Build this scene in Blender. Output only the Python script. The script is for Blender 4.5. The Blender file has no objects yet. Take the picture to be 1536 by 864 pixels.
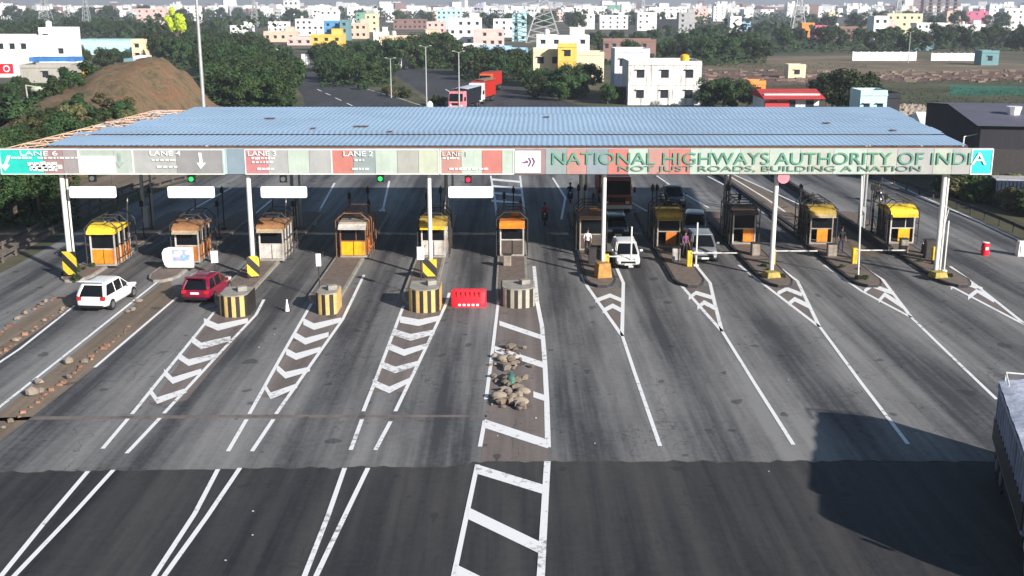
import bpy, math, random
from mathutils import Vector, Matrix
R = math.radians
random.seed(11)
S = bpy.context.scene
COL = S.collection

# ---------------------------------------------------------------- camera, sky, sun, exposure
F, CX, CY, H, HOR = 1675.0, 768.0, 432.0, 16.3, 8.0
PITCH = math.atan((CY - HOR) / F)
cam = bpy.data.cameras.new('camera'); cam.sensor_width = 36; cam.lens = F / 1536 * 36
cam.clip_start = .1; cam.clip_end = 20000
co = bpy.data.objects.new('camera', cam); COL.objects.link(co)
co.location = (0, 0, H); co.rotation_euler = (math.pi / 2 - PITCH, 0, 0); S.camera = co
SUN_EL, SUN_AZ = R(24), math.atan2(.66, -.75)
W = bpy.data.worlds.new('World'); S.world = W; W.use_nodes = True
nt = W.node_tree; bgn = nt.nodes['Background']
sk = nt.nodes.new('ShaderNodeTexSky'); sk.sky_type = 'NISHITA'; sk.sun_disc = False
sk.sun_elevation = SUN_EL; sk.sun_rotation = SUN_AZ; sk.dust_density = .8; sk.air_density = 1.3; sk.ozone_density = 3.5
nt.links.new(sk.outputs[0], bgn.inputs[0]); bgn.inputs[1].default_value = .06
sl = bpy.data.lights.new('sun', 'SUN'); sl.energy = 5.0; sl.angle = R(.9); sl.color = (1, .94, .87)
so = bpy.data.objects.new('sun', sl); COL.objects.link(so)
sd = Vector((.66 * math.cos(SUN_EL), -.75 * math.cos(SUN_EL), math.sin(SUN_EL)))
so.rotation_euler = sd.to_track_quat('Z', 'Y').to_euler(); so.location = (60, -60, 60)
S.view_settings.view_transform = 'Standard'; S.view_settings.look = 'None'
S.view_settings.exposure = .68; S.view_settings.gamma = 1
try: S.cycles.volume_bounces = 0; S.cycles.max_bounces = 4
except Exception: pass

def gy(y, z=0.0): return (H - z) / math.tan(PITCH + math.atan((y - CY) / F))
def P(x, y, z=0.0):
    d = gy(y, z); return Vector(((x - CX) / F * (d * math.cos(PITCH) + (H - z) * math.sin(PITCH)), d, z))
def X(x, d, z=0.0): return (x - CX) / F * (d * math.cos(PITCH) + (H - z) * math.sin(PITCH))
def Z(y, d): return H - d * math.tan(PITCH + math.atan((y - CY) / F))

# ---------------------------------------------------------------- materials
MC = {}
def mat(name, col, rough=.7, var=.25, scale=1.5, metal=0.0, spec=.3, coat=0, alpha=None, dirt=0.0, emit=0, bump=0, rnd=0):
    if name in MC: return MC[name]
    m = bpy.data.materials.new(name); m.use_nodes = True; n = m.node_tree; L = n.links
    b = n.nodes['Principled BSDF']
    b.inputs['Roughness'].default_value = rough; b.inputs['Metallic'].default_value = metal
    b.inputs['Specular IOR Level'].default_value = spec; b.inputs['Coat Weight'].default_value = coat
    tc = n.nodes.new('ShaderNodeTexCoord')
    ns = n.nodes.new('ShaderNodeTexNoise'); ns.inputs['Scale'].default_value = scale; ns.inputs['Detail'].default_value = 5
    ns.inputs['Roughness'].default_value = .65
    L.new(tc.outputs['Object'], ns.inputs['Vector'])
    mr = n.nodes.new('ShaderNodeMapRange'); mr.inputs[1].default_value = .3; mr.inputs[2].default_value = .7
    mr.inputs[3].default_value = 1 - var; mr.inputs[4].default_value = 1 + var * .6
    L.new(ns.outputs[0], mr.inputs[0])
    mx = n.nodes.new('ShaderNodeMix'); mx.data_type = 'RGBA'; mx.blend_type = 'MULTIPLY'; mx.inputs[0].default_value = 1
    mx.inputs[6].default_value = (*col, 1); L.new(mr.outputs[0], mx.inputs[7])
    out = mx.outputs[2]
    if rnd:
        oi = n.nodes.new('ShaderNodeObjectInfo'); r2 = n.nodes.new('ShaderNodeMapRange')
        r2.inputs[3].default_value = 1 - rnd; r2.inputs[4].default_value = 1 + rnd; L.new(oi.outputs['Random'], r2.inputs[0])
        m3 = n.nodes.new('ShaderNodeMix'); m3.data_type = 'RGBA'; m3.blend_type = 'MULTIPLY'; m3.inputs[0].default_value = 1
        L.new(out, m3.inputs[6]); L.new(r2.outputs[0], m3.inputs[7]); out = m3.outputs[2]
    if dirt:   # rain streaks and grime of the surface itself
        mp = n.nodes.new('ShaderNodeMapping'); mp.inputs['Scale'].default_value = (3, 3, .35)
        L.new(tc.outputs['Object'], mp.inputs[0])
        n2 = n.nodes.new('ShaderNodeTexNoise'); n2.inputs['Scale'].default_value = .8; n2.inputs['Detail'].default_value = 6
        L.new(mp.outputs[0], n2.inputs['Vector'])
        r = n.nodes.new('ShaderNodeMapRange'); r.inputs[1].default_value = .5; r.inputs[2].default_value = .72; r.inputs[4].default_value = dirt
        L.new(n2.outputs[0], r.inputs[0])
        m2 = n.nodes.new('ShaderNodeMix'); m2.data_type = 'RGBA'; L.new(r.outputs[0], m2.inputs[0])
        L.new(out, m2.inputs[6]); m2.inputs[7].default_value = (.07, .06, .05, 1); out = m2.outputs[2]
    L.new(out, b.inputs['Base Color'])
    if bump:
        bp = n.nodes.new('ShaderNodeBump'); bp.inputs['Strength'].default_value = bump; bp.inputs['Distance'].default_value = .05
        L.new(ns.outputs[0], bp.inputs['Height']); L.new(bp.outputs[0], b.inputs['Normal'])
    if emit:
        L.new(out, b.inputs['Emission Color']); b.inputs['Emission Strength'].default_value = emit
    MC[name] = m; return m

def road_mat(name, lightc, darkc, lane, seed=0, sheen=.35):
    m = bpy.data.materials.new(name); m.use_nodes = True; n = m.node_tree; L = n.links; b = n.nodes['Principled BSDF']
    N = n.nodes.new
    geo = N('ShaderNodeNewGeometry'); sp = N('ShaderNodeSeparateXYZ'); L.new(geo.outputs['Position'], sp.inputs[0])
    def M(op, a, c=None, d=None):
        k = N('ShaderNodeMath'); k.operation = op
        for i, v in enumerate((a, c, d)):
            if v is None: continue
            if isinstance(v, (int, float)): k.inputs[i].default_value = v
            else: L.new(v, k.inputs[i])
        return k.outputs[0]
    def noise(sx, sy, sc, det=5, ro=.6):
        mp = N('ShaderNodeMapping'); mp.inputs['Scale'].default_value = (sx, sy, 1); mp.inputs['Location'].default_value = (seed, seed * 2, 0)
        L.new(geo.outputs['Position'], mp.inputs[0])
        t = N('ShaderNodeTexNoise'); t.inputs['Scale'].default_value = sc; t.inputs['Detail'].default_value = det; t.inputs['Roughness'].default_value = ro
        L.new(mp.outputs[0], t.inputs['Vector']); return t.outputs[0]
    wob = M('MULTIPLY', M('SUBTRACT', noise(.1, .07, 1, 2), .5), 2.2)
    xx = M('ADD', sp.outputs[0], wob)
    ph = M('MULTIPLY', xx, 2 * math.pi / 5.36)
    c1 = M('MULTIPLY_ADD', M('COSINE', ph), -.5, .5)          # 1 at lane centre, 0 at the islands
    dark = M('POWER', c1, 1.3)
    streak = noise(1.5, .05, 1.0, 6, .62)
    fine = noise(1, 1, 3.2, 10, .78); big = noise(.3, .12, .5, 4)
    t = M('ADD', M('MULTIPLY', dark, lane), M('MULTIPLY', M('SUBTRACT', streak, .5), 1.9))
    t = M('ADD', t, M('MULTIPLY', M('SUBTRACT', big, .5), 1.4))
    t = M('ADD', t, M('MULTIPLY', M('SUBTRACT', fine, .5), .95))
    t = M('ADD', t, .5 - lane * .5)
    cl = N('ShaderNodeClamp'); L.new(t, cl.inputs[0])
    mx = N('ShaderNodeMix'); mx.data_type = 'RGBA'; L.new(cl.outputs[0], mx.inputs[0])
    mx.inputs[6].default_value = (*lightc, 1); mx.inputs[7].default_value = (*darkc, 1)
    # small oil spots and patches
    vo = noise(1, 1, .55, 3, .5); sp2 = M('GREATER_THAN', noise(1, .8, .9, 2, .4), .70)
    m2 = N('ShaderNodeMix'); m2.data_type = 'RGBA'; L.new(M('MULTIPLY', sp2, .55), m2.inputs[0]); L.new(mx.outputs[2], m2.inputs[6]); m2.inputs[7].default_value = (.022, .021, .022, 1)
    # hairline cracks
    vr = N('ShaderNodeTexVoronoi'); vr.feature = 'DISTANCE_TO_EDGE'; vr.inputs['Scale'].default_value = .16
    wv = N('ShaderNodeVectorMath'); wv.operation = 'ADD'; L.new(geo.outputs['Position'], wv.inputs[0])
    cn = N('ShaderNodeTexNoise'); cn.inputs['Scale'].default_value = .9; cn.inputs['Detail'].default_value = 5; L.new(geo.outputs['Position'], cn.inputs['Vector'])
    sc = N('ShaderNodeVectorMath'); sc.operation = 'SCALE'; sc.inputs[3].default_value = 2.4; L.new(cn.outputs['Color'], sc.inputs[0]); L.new(sc.outputs[0], wv.inputs[1]); L.new(wv.outputs[0], vr.inputs['Vector'])
    cr = M('MULTIPLY', M('LESS_THAN', vr.outputs['Distance'], .0035), M('GREATER_THAN', big, .47))
    m4 = N('ShaderNodeMix'); m4.data_type = 'RGBA'; L.new(M('MULTIPLY', cr, .5), m4.inputs[0]); L.new(m2.outputs[2], m4.inputs[6]); m4.inputs[7].default_value = (.02, .02, .02, 1)
    L.new(m4.outputs[2], b.inputs['Base Color'])
    b.inputs['Roughness'].default_value = .8; b.inputs['Specular IOR Level'].default_value = sheen
    bp = N('ShaderNodeBump'); bp.inputs['Strength'].default_value = .3; bp.inputs['Distance'].default_value = .02; L.new(noise(1, 1, 9, 4), bp.inputs['Height']); L.new(bp.outputs[0], b.inputs['Normal'])
    MC[name] = m; return m
road_mat('concrete_apron', (.225, .222, .218), (.048, .048, .053), .62, 3)
road_mat('asphalt_front', (.066, .064, .062), (.015, .015, .019), .05, 9)
road_mat('asphalt_back', (.065, .065, .068), (.03, .03, .036), .1, 5)
road_mat('gore_ground', (.22, .185, .168), (.10, .085, .078), .0, 7)
road_mat('dusty_ground', (.26, .20, .15), (.09, .07, .05), .0, 8)

def paint_mat():
    m = bpy.data.materials.new('road_paint'); m.use_nodes = True; n = m.node_tree; L = n.links; b = n.nodes['Principled BSDF']
    g = n.nodes.new('ShaderNodeNewGeometry')
    t = n.nodes.new('ShaderNodeTexNoise'); t.inputs['Scale'].default_value = 3.2; t.inputs['Detail'].default_value = 9; t.inputs['Roughness'].default_value = .75; L.new(g.outputs['Position'], t.inputs['Vector'])
    t2 = n.nodes.new('ShaderNodeTexNoise'); t2.inputs['Scale'].default_value = .25; L.new(g.outputs['Position'], t2.inputs['Vector'])
    a = n.nodes.new('ShaderNodeMath'); a.operation = 'MULTIPLY_ADD'; a.inputs[1].default_value = .5; L.new(t2.outputs[0], a.inputs[0]); L.new(t.outputs[0], a.inputs[2])
    r = n.nodes.new('ShaderNodeMapRange'); r.inputs[1].default_value = .82; r.inputs[2].default_value = .94; L.new(a.outputs[0], r.inputs[0])
    x = n.nodes.new('ShaderNodeMix'); x.data_type = 'RGBA'; L.new(r.outputs[0], x.inputs[0]); x.inputs[6].default_value = (.80, .80, .80, 1); x.inputs[7].default_value = (.24, .235, .23, 1)
    L.new(x.outputs[2], b.inputs['Base Color']); b.inputs['Roughness'].default_value = .6
    MC['road_paint'] = m
paint_mat()

def stripe_mat(name, c1, c2, axis, period, slant=0.0, duty=.5):
    m = bpy.data.materials.new(name); m.use_nodes = True; n = m.node_tree; L = n.links; b = n.nodes['Principled BSDF']
    tc = n.nodes.new('ShaderNodeTexCoord'); s = n.nodes.new('ShaderNodeSeparateXYZ'); L.new(tc.outputs['Object'], s.inputs[0])
    def M(op, a, c, d=None):
        k = n.nodes.new('ShaderNodeMath'); k.operation = op
        for i, v in enumerate((a, c, d)):
            if v is None: continue
            if isinstance(v, (int, float)): k.inputs[i].default_value = v
            else: L.new(v, k.inputs[i])
        return k.outputs[0]
    v = M('ADD', s.outputs[axis], M('MULTIPLY', s.outputs[2], slant))
    fr = M('FRACT', M('MULTIPLY', v, 1 / period), 0)
    g = M('GREATER_THAN', fr, duty)
    t = n.nodes.new('ShaderNodeTexNoise'); t.inputs['Scale'].default_value = 4; t.inputs['Detail'].default_value = 6; L.new(tc.outputs['Object'], t.inputs['Vector'])
    x = n.nodes.new('ShaderNodeMix'); x.data_type = 'RGBA'; L.new(g, x.inputs[0]); x.inputs[6].default_value = (*c1, 1); x.inputs[7].default_value = (*c2, 1)
    y = n.nodes.new('ShaderNodeMix'); y.data_type = 'RGBA'; y.blend_type = 'MULTIPLY'; y.inputs[0].default_value = .6
    L.new(x.outputs[2], y.inputs[6]); L.new(t.outputs[0], y.inputs[7]); L.new(y.outputs[2], b.inputs['Base Color']); b.inputs['Roughness'].default_value = .6
    MC[name] = m; return m
stripe_mat('hazard_drum', (.80, .54, .20), (.03, .025, .02), 0, .42)
stripe_mat('hazard_drum_pale', (.55, .5, .4), (.045, .04, .035), 0, .42)
stripe_mat('hazard_board', (.95, .62, .04), (.02, .02, .02), 0, 1.0, .9)
stripe_mat('boom_stripe', (.85, .83, .8), (.55, .5, .45), 0, 1.1, 0, .8)

def leaf_mat(name, c1, c2, rnd=.3):
    m = bpy.data.materials.new(name); m.use_nodes = True; n = m.node_tree; L = n.links; b = n.nodes['Principled BSDF']
    tc = n.nodes.new('ShaderNodeTexCoord'); t = n.nodes.new('ShaderNodeTexNoise'); t.inputs['Scale'].default_value = .9; t.inputs['Detail'].default_value = 4
    L.new(tc.outputs['Object'], t.inputs['Vector'])
    r = n.nodes.new('ShaderNodeMapRange'); r.inputs[1].default_value = .35; r.inputs[2].default_value = .65; L.new(t.outputs[0], r.inputs[0])
    x = n.nodes.new('ShaderNodeMix'); x.data_type = 'RGBA'; L.new(r.outputs[0], x.inputs[0]); x.inputs[6].default_value = (*c1, 1); x.inputs[7].default_value = (*c2, 1)
    oi = n.nodes.new('ShaderNodeObjectInfo'); hs = n.nodes.new('ShaderNodeHueSaturation')
    r2 = n.nodes.new('ShaderNodeMapRange'); r2.inputs[3].default_value = 1 - rnd; r2.inputs[4].default_value = 1 + rnd * 1.6; L.new(oi.outputs['Random'], r2.inputs[0]); L.new(r2.outputs[0], hs.inputs['Value'])
    r3 = n.nodes.new('ShaderNodeMapRange'); r3.inputs[3].default_value = .465; r3.inputs[4].default_value = .525; L.new(oi.outputs['Random'], r3.inputs[0]); L.new(r3.outputs[0], hs.inputs['Hue'])
    L.new(x.outputs[2], hs.inputs['Color']); L.new(hs.outputs[0], b.inputs['Base Color']); b.inputs['Roughness'].default_value = .65; b.inputs['Specular IOR Level'].default_value = .2
    MC[name] = m; return m
leaf_mat('leaf_dark', (.017, .036, .014), (.038, .062, .020))
leaf_mat('leaf_mid', (.020, .044, .014), (.045, .072, .022))
leaf_mat('leaf_dry', (.08, .085, .03), (.12, .11, .05))
leaf_mat('leaf_lime', (.34, .58, .02), (.5, .75, .04), .05)
mat('bark', (.12, .09, .07)); mat('white_wall', (.80, .79, .77), .8, .12, .3, dirt=.25); mat('steel', (.45, .45, .46), .45, .2, metal=.6)
mat('pole_white', (.72, .71, .69), .5, .12, 2, dirt=.25); mat('galv', (.42, .43, .44), .5, .15, metal=.3)
mat('glass', (.008, .010, .013), .16, .1, spec=.18); mat('tyre', (.02, .02, .02), .8); mat('rim', (.4, .4, .42), .35, metal=.8)
mat('black', (.015, .015, .017), .5); mat('dark_steel', (.05, .045, .045), .6, .3, 4); mat('window_dark', (.03, .035, .045), .25, .3, 2)
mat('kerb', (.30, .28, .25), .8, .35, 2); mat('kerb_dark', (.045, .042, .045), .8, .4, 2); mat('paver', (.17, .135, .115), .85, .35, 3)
mat('lamp_red', (.5, .02, .02), .3, .1); mat('lamp_clear', (.85, .85, .8), .2, .1); mat('plate', (.8, .8, .75), .5, .1)

# ---------------------------------------------------------------- mesh helpers
class MB:
    def __init__(s): s.v = []; s.f = []; s.mi = []
    def add(s, vs, fs, m=0):
        o = len(s.v); s.v += [tuple(v) for v in vs]; s.f += [tuple(i + o for i in f) for f in fs]; s.mi += [m] * len(fs); return s
    def box(s, cx, cy, cz, sx, sy, sz, rz=0, m=0, taper=1.0):
        vs = []
        for z, k in ((-sz / 2, 1), (sz / 2, taper)):
            for a, b in ((-1, -1), (1, -1), (1, 1), (-1, 1)):
                x, y = a * sx / 2 * k, b * sy / 2 * k
                vs.append((cx + x * math.cos(rz) - y * math.sin(rz), cy + x * math.sin(rz) + y * math.cos(rz), cz + z))
        return s.add(vs, [(3, 2, 1, 0), (4, 5, 6, 7), (0, 1, 5, 4), (1, 2, 6, 5), (2, 3, 7, 6), (3, 0, 4, 7)], m)
    def tube(s, a, b, r, r2=None, n=8, m=0):
        a, b = Vector(a), Vector(b); r2 = r if r2 is None else r2
        d = (b - a).normalized(); u = d.orthogonal().normalized(); w = d.cross(u)
        vs = [a + (u * math.cos(t) + w * math.sin(t)) * r for t in [2 * math.pi * i / n for i in range(n)]]
        vs += [b + (u * math.cos(t) + w * math.sin(t)) * r2 for t in [2 * math.pi * i / n for i in range(n)]]
        return s.add(vs, [(i, (i + 1) % n, n + (i + 1) % n, n + i) for i in range(n)] + [tuple(range(n - 1, -1, -1)), tuple(range(n, 2 * n))], m)
    def prism(s, pts, z0, z1, m=0):     # polygon pts (x,y) counter-clockwise
        n = len(pts)
        return s.add([(x, y, z0) for x, y in pts] + [(x, y, z1) for x, y in pts],
                     [tuple(range(n - 1, -1, -1)), tuple(range(n, 2 * n))] + [(i, (i + 1) % n, n + (i + 1) % n, n + i) for i in range(n)], m)
    def xprism(s, pts, x0, x1, m=0):    # polygon (y,z) extruded along x
        n = len(pts)
        return s.add([(x0, y, z) for y, z in pts] + [(x1, y, z) for y, z in pts],
                     [tuple(range(n)), tuple(range(2 * n - 1, n - 1, -1))] + [(i, n + i, n + (i + 1) % n, (i + 1) % n) for i in range(n)], m)
    def loft(s, rings, m=0, cap=True, closed=True):
        n = len(rings[0]); vs = [p for r in rings for p in r]; fs = []
        for k in range(len(rings) - 1):
            for i in range(n if closed else n - 1):
                fs.append((k * n + i, k * n + (i + 1) % n, (k + 1) * n + (i + 1) % n, (k + 1) * n + i))
        if cap and closed: fs += [tuple(range(n - 1, -1, -1)), tuple(range((len(rings) - 1) * n, len(rings) * n))]
        return s.add(vs, fs, m)
    def ball(s, c, rx, ry, rz, n=10, k=6, m=0, jit=0):
        rings = []
        for j in range(k + 1):
            t = math.pi * (j + .02) / (k + .04); rings.append([(c[0] + rx * math.sin(t) * math.cos(2 * math.pi * i / n) * (1 + random.uniform(-jit, jit)), c[1] + ry * math.sin(t) * math.sin(2 * math.pi * i / n) * (1 + random.uniform(-jit, jit)), c[2] - rz * math.cos(t)) for i in range(n)])
        return s.loft(rings, m)
    def mesh(s, name, mats, smooth=None):
        me = bpy.data.meshes.new(name); me.from_pydata(s.v, [], s.f)
        for q in (mats if isinstance(mats, (list, tuple)) else [mats]): me.materials.append(MC[q] if isinstance(q, str) else q)
        if any(s.mi): me.polygons.foreach_set('material_index', s.mi)
        me.validate(); me.update()
        if smooth:
            me.polygons.foreach_set('use_smooth', [True] * len(me.polygons)); me.set_sharp_from_angle(angle=R(smooth))
        return me
    def build(s, name, mats, parent=None, loc=None, smooth=None, bevel=0):
        o = bpy.data.objects.new(name, s.mesh(name, mats, smooth)); COL.objects.link(o)
        if parent is not None: o.parent = parent
        if loc is not None: o.location = loc
        if bevel:
            b = o.modifiers.new('bevel', 'BEVEL'); b.width = bevel; b.segments = 2; b.limit_method = 'ANGLE'
        return o
def tag(o, label, cat, group=None, kind=None):
    if label: o['label'] = label
    if cat: o['category'] = cat
    if group: o['group'] = group
    if kind: o['kind'] = kind
    return o
def thing(name, label, cat, loc=(0, 0, 0), rz=0, group=None):
    o = bpy.data.objects.new(name, None); COL.objects.link(o); o.location = loc; o.rotation_euler = (0, 0, rz); o.empty_display_size = .3
    return tag(o, label, cat, group)
KIDS = {}
def children(o): return [c for c in bpy.data.objects if c.parent == o]
def snapshot(o): return (o, [snapshot(c) for c in children(o)])
def copy_tree(snap, parent=None):
    o, ks = snap; c = o.copy(); COL.objects.link(c)
    if parent is not None: c.parent = parent
    for k in ks: copy_tree(k, c)
    return c
def struct(mb, name, mats, **k):
    o = mb.build(name, mats, **k); o['kind'] = 'structure'; return o

# ---------------------------------------------------------------- ground
def px(poly, z): return [P(x, y, z) for x, y in poly]
def sheet(name, poly, z, m):
    from mathutils.geometry import tessellate_polygon
    pts = px(poly, z) if not isinstance(poly[0], Vector) else poly
    tr = tessellate_polygon([pts]); mb = MB()
    fs = []
    for t in tr:
        a, b, c = [pts[i] for i in t]
        fs.append(tuple(t) if (b - a).cross(c - a).z > 0 else tuple(reversed(t)))
    mb.add([(p.x, p.y, z) for p in pts], fs); return struct(mb, name, m)

def ground_mat():
    m = bpy.data.materials.new('open_ground'); m.use_nodes = True; n = m.node_tree; L = n.links; b = n.nodes['Principled BSDF']
    g = n.nodes.new('ShaderNodeNewGeometry')
    def no(sc, d=6):
        t = n.nodes.new('ShaderNodeTexNoise'); t.inputs['Scale'].default_value = sc; t.inputs['Detail'].default_value = d; t.inputs['Roughness'].default_value = .65; L.new(g.outputs['Position'], t.inputs['Vector']); return t.outputs[0]
    def ramp(f, st):
        r = n.nodes.new('ShaderNodeValToRGB'); L.new(f, r.inputs[0]); e = r.color_ramp.elements
        while len(e) < len(st): e.new(.5)
        for i, (p, c) in enumerate(st): e[i].position = p; e[i].color = (*c, 1)
        return r.outputs[0]
    a = ramp(no(.018), [(.35, (.045, .06, .025)), (.5, (.10, .095, .05)), (.62, (.19, .145, .10)), (.75, (.25, .20, .15))])
    f = ramp(no(.35, 8), [(.3, (.45, .5, .42)), (.7, (1, 1, 1))])
    x = n.nodes.new('ShaderNodeMix'); x.data_type = 'RGBA'; x.blend_type = 'MULTIPLY'; x.inputs[0].default_value = 1; L.new(a, x.inputs[6]); L.new(f, x.inputs[7])
    L.new(x.outputs[2], b.inputs['Base Color']); b.inputs['Roughness'].default_value = .95
    MC['open_ground'] = m
ground_mat()
g = MB(); g.add([(-6000, -60, 0), (6000, -60, 0), (6000, 15000, 0), (-6000, 15000, 0)], [(0, 1, 2, 3)]); struct(g, 'ground', 'open_ground')

# back carriageways, apron, front asphalt
backL = [(250, 330), (300, 290), (380, 225), (440, 175), (458, 160), (455, 145), (440, 124), (415, 108), (392, 99), (372, 93), (385, 91), (420, 95), (465, 105), (530, 126), (600, 146), (650, 163), (700, 200), (760, 330)]
sheet('road_outbound', backL, .012, 'asphalt_back')
backR = [(760, 330), (720, 200), (668, 165), (645, 148), (620, 130), (598, 116), (584, 107), (572, 101), (600, 98), (640, 104), (690, 112), (742, 122), (800, 138), (872, 158), (980, 190), (1110, 225), (1322, 270), (1440, 325), (1560, 380), (1560, 420), (1400, 330)]
sheet('road_inbound', backR, .016, 'asphalt_back')
# apron: under the plaza and out to the joint
edge = []
for i in range(150):
    x = -60 + i * (1660 / 149); base = 708 - (x / 1536) * 20 if x > 0 else 709
    if x > 700: base = 692
    edge.append((x, base + random.uniform(-1.9, 1.9) * random.choice((.3, .8, 1.3))))
apron = [(-60, 600), (-60, 520), (-60, 440), (20, 400), (110, 350), (200, 305), (260, 278), (330, 262), (500, 262), (760, 262), (1000, 262), (1322, 262), (1420, 308), (1536, 362), (1640, 410), (1640, 690)] + [e for e in reversed(edge)]
sheet('toll_plaza_apron', apron, .020, 'concrete_apron')
front = edge + [(1680, 692), (2200, 1400), (-700, 1400)]
sheet('foreground_road', [(x, y + .8) for x, y in edge] + [(1700, 693), (2000, 1300), (-460, 1300), (-100, 709)], .012, 'asphalt_front')
sheet('joint_dust', [(-40, 628), (60, 624.5), (400, 622), (730, 622.5), (730, 625.5), (420, 626.5), (60, 629.5), (-40, 633)], .0245, 'gore_ground')

# dusty verge sheets
sheet('median_surface', [(744, 458), (813, 458), (824, 692), (721, 692)], .0245, 'gore_ground')
sheet('brick_strip_surface', [(-60, 552), (0, 500), (95, 442), (118, 452), (0, 536), (-60, 575)], .0245, 'dusty_ground')
sheet('earth_strip_surface', [(-60, 655), (0, 618), (253, 416), (268, 448), (200, 505), (100, 585), (0, 662), (-60, 700)], .0245, 'dusty_ground')
for nm, pl in (('gore', [(322, 470), (384, 474), (280, 600), (222, 612)]), ('gore', [(478, 440), (540, 430), (440, 596), (392, 596)]), ('gore', [(604, 462), (668, 460), (610, 588), (558, 588)]),
               ('gore', [(880, 432), (934, 432), (934, 500)]), ('gore', [(1022, 430), (1066, 428), (1082, 492)]), ('gore', [(1150, 432), (1196, 424), (1228, 488)]),
               ('gore', [(1290, 436), (1324, 421), (1366, 475)]), ('gore', [(1415, 424), (1460, 427), (1530, 482)])):
    sheet('gore_surface', pl, .0245, 'gore_ground')
sheet('service_verge', [(-60, 430), (0, 395), (110, 335), (200, 292), (330, 255), (300, 240), (120, 270), (-60, 330)], .010, 'dusty_ground')
road_mat('verge_scrub', (.11, .10, .055), (.035, .04, .02), .0, 12)
sheet('right_verge', [(1322, 262), (1420, 308), (1536, 361), (1640, 408), (1700, 330), (1700, 250), (1500, 235), (1330, 225)], .030, 'verge_scrub')

# far field patches
mat('field_tan', (.19, .15, .10), .95, .5, .05); mat('field_brick', (.17, .10, .08), .95, .6, .12); mat('field_green', (.085, .085, .045), .95, .5, .06); mat('net_green', (.03, .15, .10), .9, .4, .1)
mat('field_dark', (.055, .075, .035), .95, .5, .04)
sheet('dry_field', [(1060, 98), (1130, 84), (1300, 84), (1540, 96), (1600, 100), (1600, 118), (1300, 112), (1055, 104)], .02, 'field_tan')
sheet('brick_debris_ground', [(1050, 105), (1300, 112), (1600, 104), (1600, 118), (1300, 124), (1060, 130)], .03, 'field_brick')
sheet('scrub_field', [(1070, 131), (1300, 125), (1600, 119), (1600, 160), (1400, 160), (1200, 150), (1080, 150)], .025, 'field_green')
sheet('green_field', [(880, 80), (1000, 50), (1200, 45), (1280, 70), (1150, 84), (1050, 100), (900, 98)], .02, 'field_dark')
sheet('netted_plot', [(1425, 128), (1560, 130), (1560, 142), (1425, 144)], .04, 'net_green')
sheet('median_grass', [(600, 147), (530, 127), (480, 112), (440, 103), (470, 103), (560, 108), (598, 122), (640, 152), (668, 172), (690, 200)], .03, 'field_green')

# ---------------------------------------------------------------- road markings
marks = MB(); ZM = .032
def line(pts, w=.15, z=ZM):
    ps = [P(x, y) for x, y in pts]
    for a, b in zip(ps, ps[1:]):
        d = (b - a).normalized(); nrm = Vector((-d.y, d.x, 0)) * w / 2; e = d * .0
        marks.add([(a.x + nrm.x, a.y + nrm.y, z), (a.x - nrm.x, a.y - nrm.y, z), (b.x - nrm.x, b.y - nrm.y, z), (b.x + nrm.x, b.y + nrm.y, z)], [(0, 1, 2, 3)])
def chev(l, v, r, tl=10, tr=7, z=None):
    z = z or ZM + .004
    a0, v0, r0 = P(*l), P(*v), P(*r); a1, v1, r1 = P(l[0], l[1] - tl), P(v[0], v[1] - tl), P(r[0], r[1] - tr)
    marks.add([(p.x, p.y, z) for p in (a0, v0, v1, a1, r0, r1)], [(0, 1, 2, 3), (1, 4, 5, 2)])
line([(-40, 572), (0, 544), (30, 524), (112, 459)]); line([(-40, 642), (0, 611), (130, 508), (252, 411)]); line([(142, 552), (265, 447)])
line([(154, 674), (192, 629)], .165); line([(198, 622), (322, 468)], .165); line([(190, 681), (240, 628)], .165); line([(246, 621), (330, 530), (384, 473), (396, 450)], .165)
for c in (((225, 592), (236, 607), (280, 590)), ((246, 564), (259, 577), (302, 561)), ((268, 540), (283, 550), (325, 538)), ((288, 515), (302, 525), (346, 512)), ((306, 488), (327, 497), (372, 485))): chev(*c)
line([(342, 678), (370, 630)], .165); line([(374, 622), (425, 530), (481, 432), (497, 405)], .165); line([(378, 678), (410, 630)], .165); line([(414, 622), (514, 480), (546, 413)], .165)
for c in (((397, 585), (406, 600), (446, 583)), ((415, 557), (428, 569), (465, 558)), ((429, 533), (444, 541), (481, 528)), ((441, 508), (458, 518), (493, 506)), ((455, 488), (471, 496), (512, 484))): chev(*c)
line([(526, 676), (543, 630)], .165); line([(545, 618), (563, 572), (605, 460)], .165); line([(563, 676), (586, 633)], .165); line([(593, 618), (640, 520), (670, 455), (674, 440)], .165)
for c in (((559, 580), (584, 591), (614, 575)), ((573, 553), (593, 561), (628, 549)), ((582, 525), (606, 535), (640, 523)), ((590, 504), (616, 512), (652, 502)), ((600, 485), (628, 490), (661, 481))): chev(*c)
line([(750, 402), (747, 457), (739, 525), (729, 600)], .165); line([(727, 632), (720, 671)], .165); line([(801, 400), (806, 455), (813, 490), (817, 540), (820, 600), (822, 672)], .22)
def bar(x0, y0, x1, y1, t): 
    a, b = P(x0, y0), P(x1, y1); a2, b2 = P(x0, y0 + t), P(x1, y1 + t); z = ZM + .004
    marks.add([(p.x, p.y, z) for p in (a, a2, b2, b)], [(0, 1, 2, 3)])
bar(749, 482, 814, 504, 7); bar(742, 520, 818, 545, 9); bar(800, 588, 821, 595, 9); bar(727, 630, 822, 661, 13)
line([(716, 698), (680, 868)], .165); line([(821, 693), (811, 868)], .24)
bar(716, 698, 820, 730, 14); bar(702, 762, 816, 817, 18); bar(684, 848, 760, 885, 20)
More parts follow.
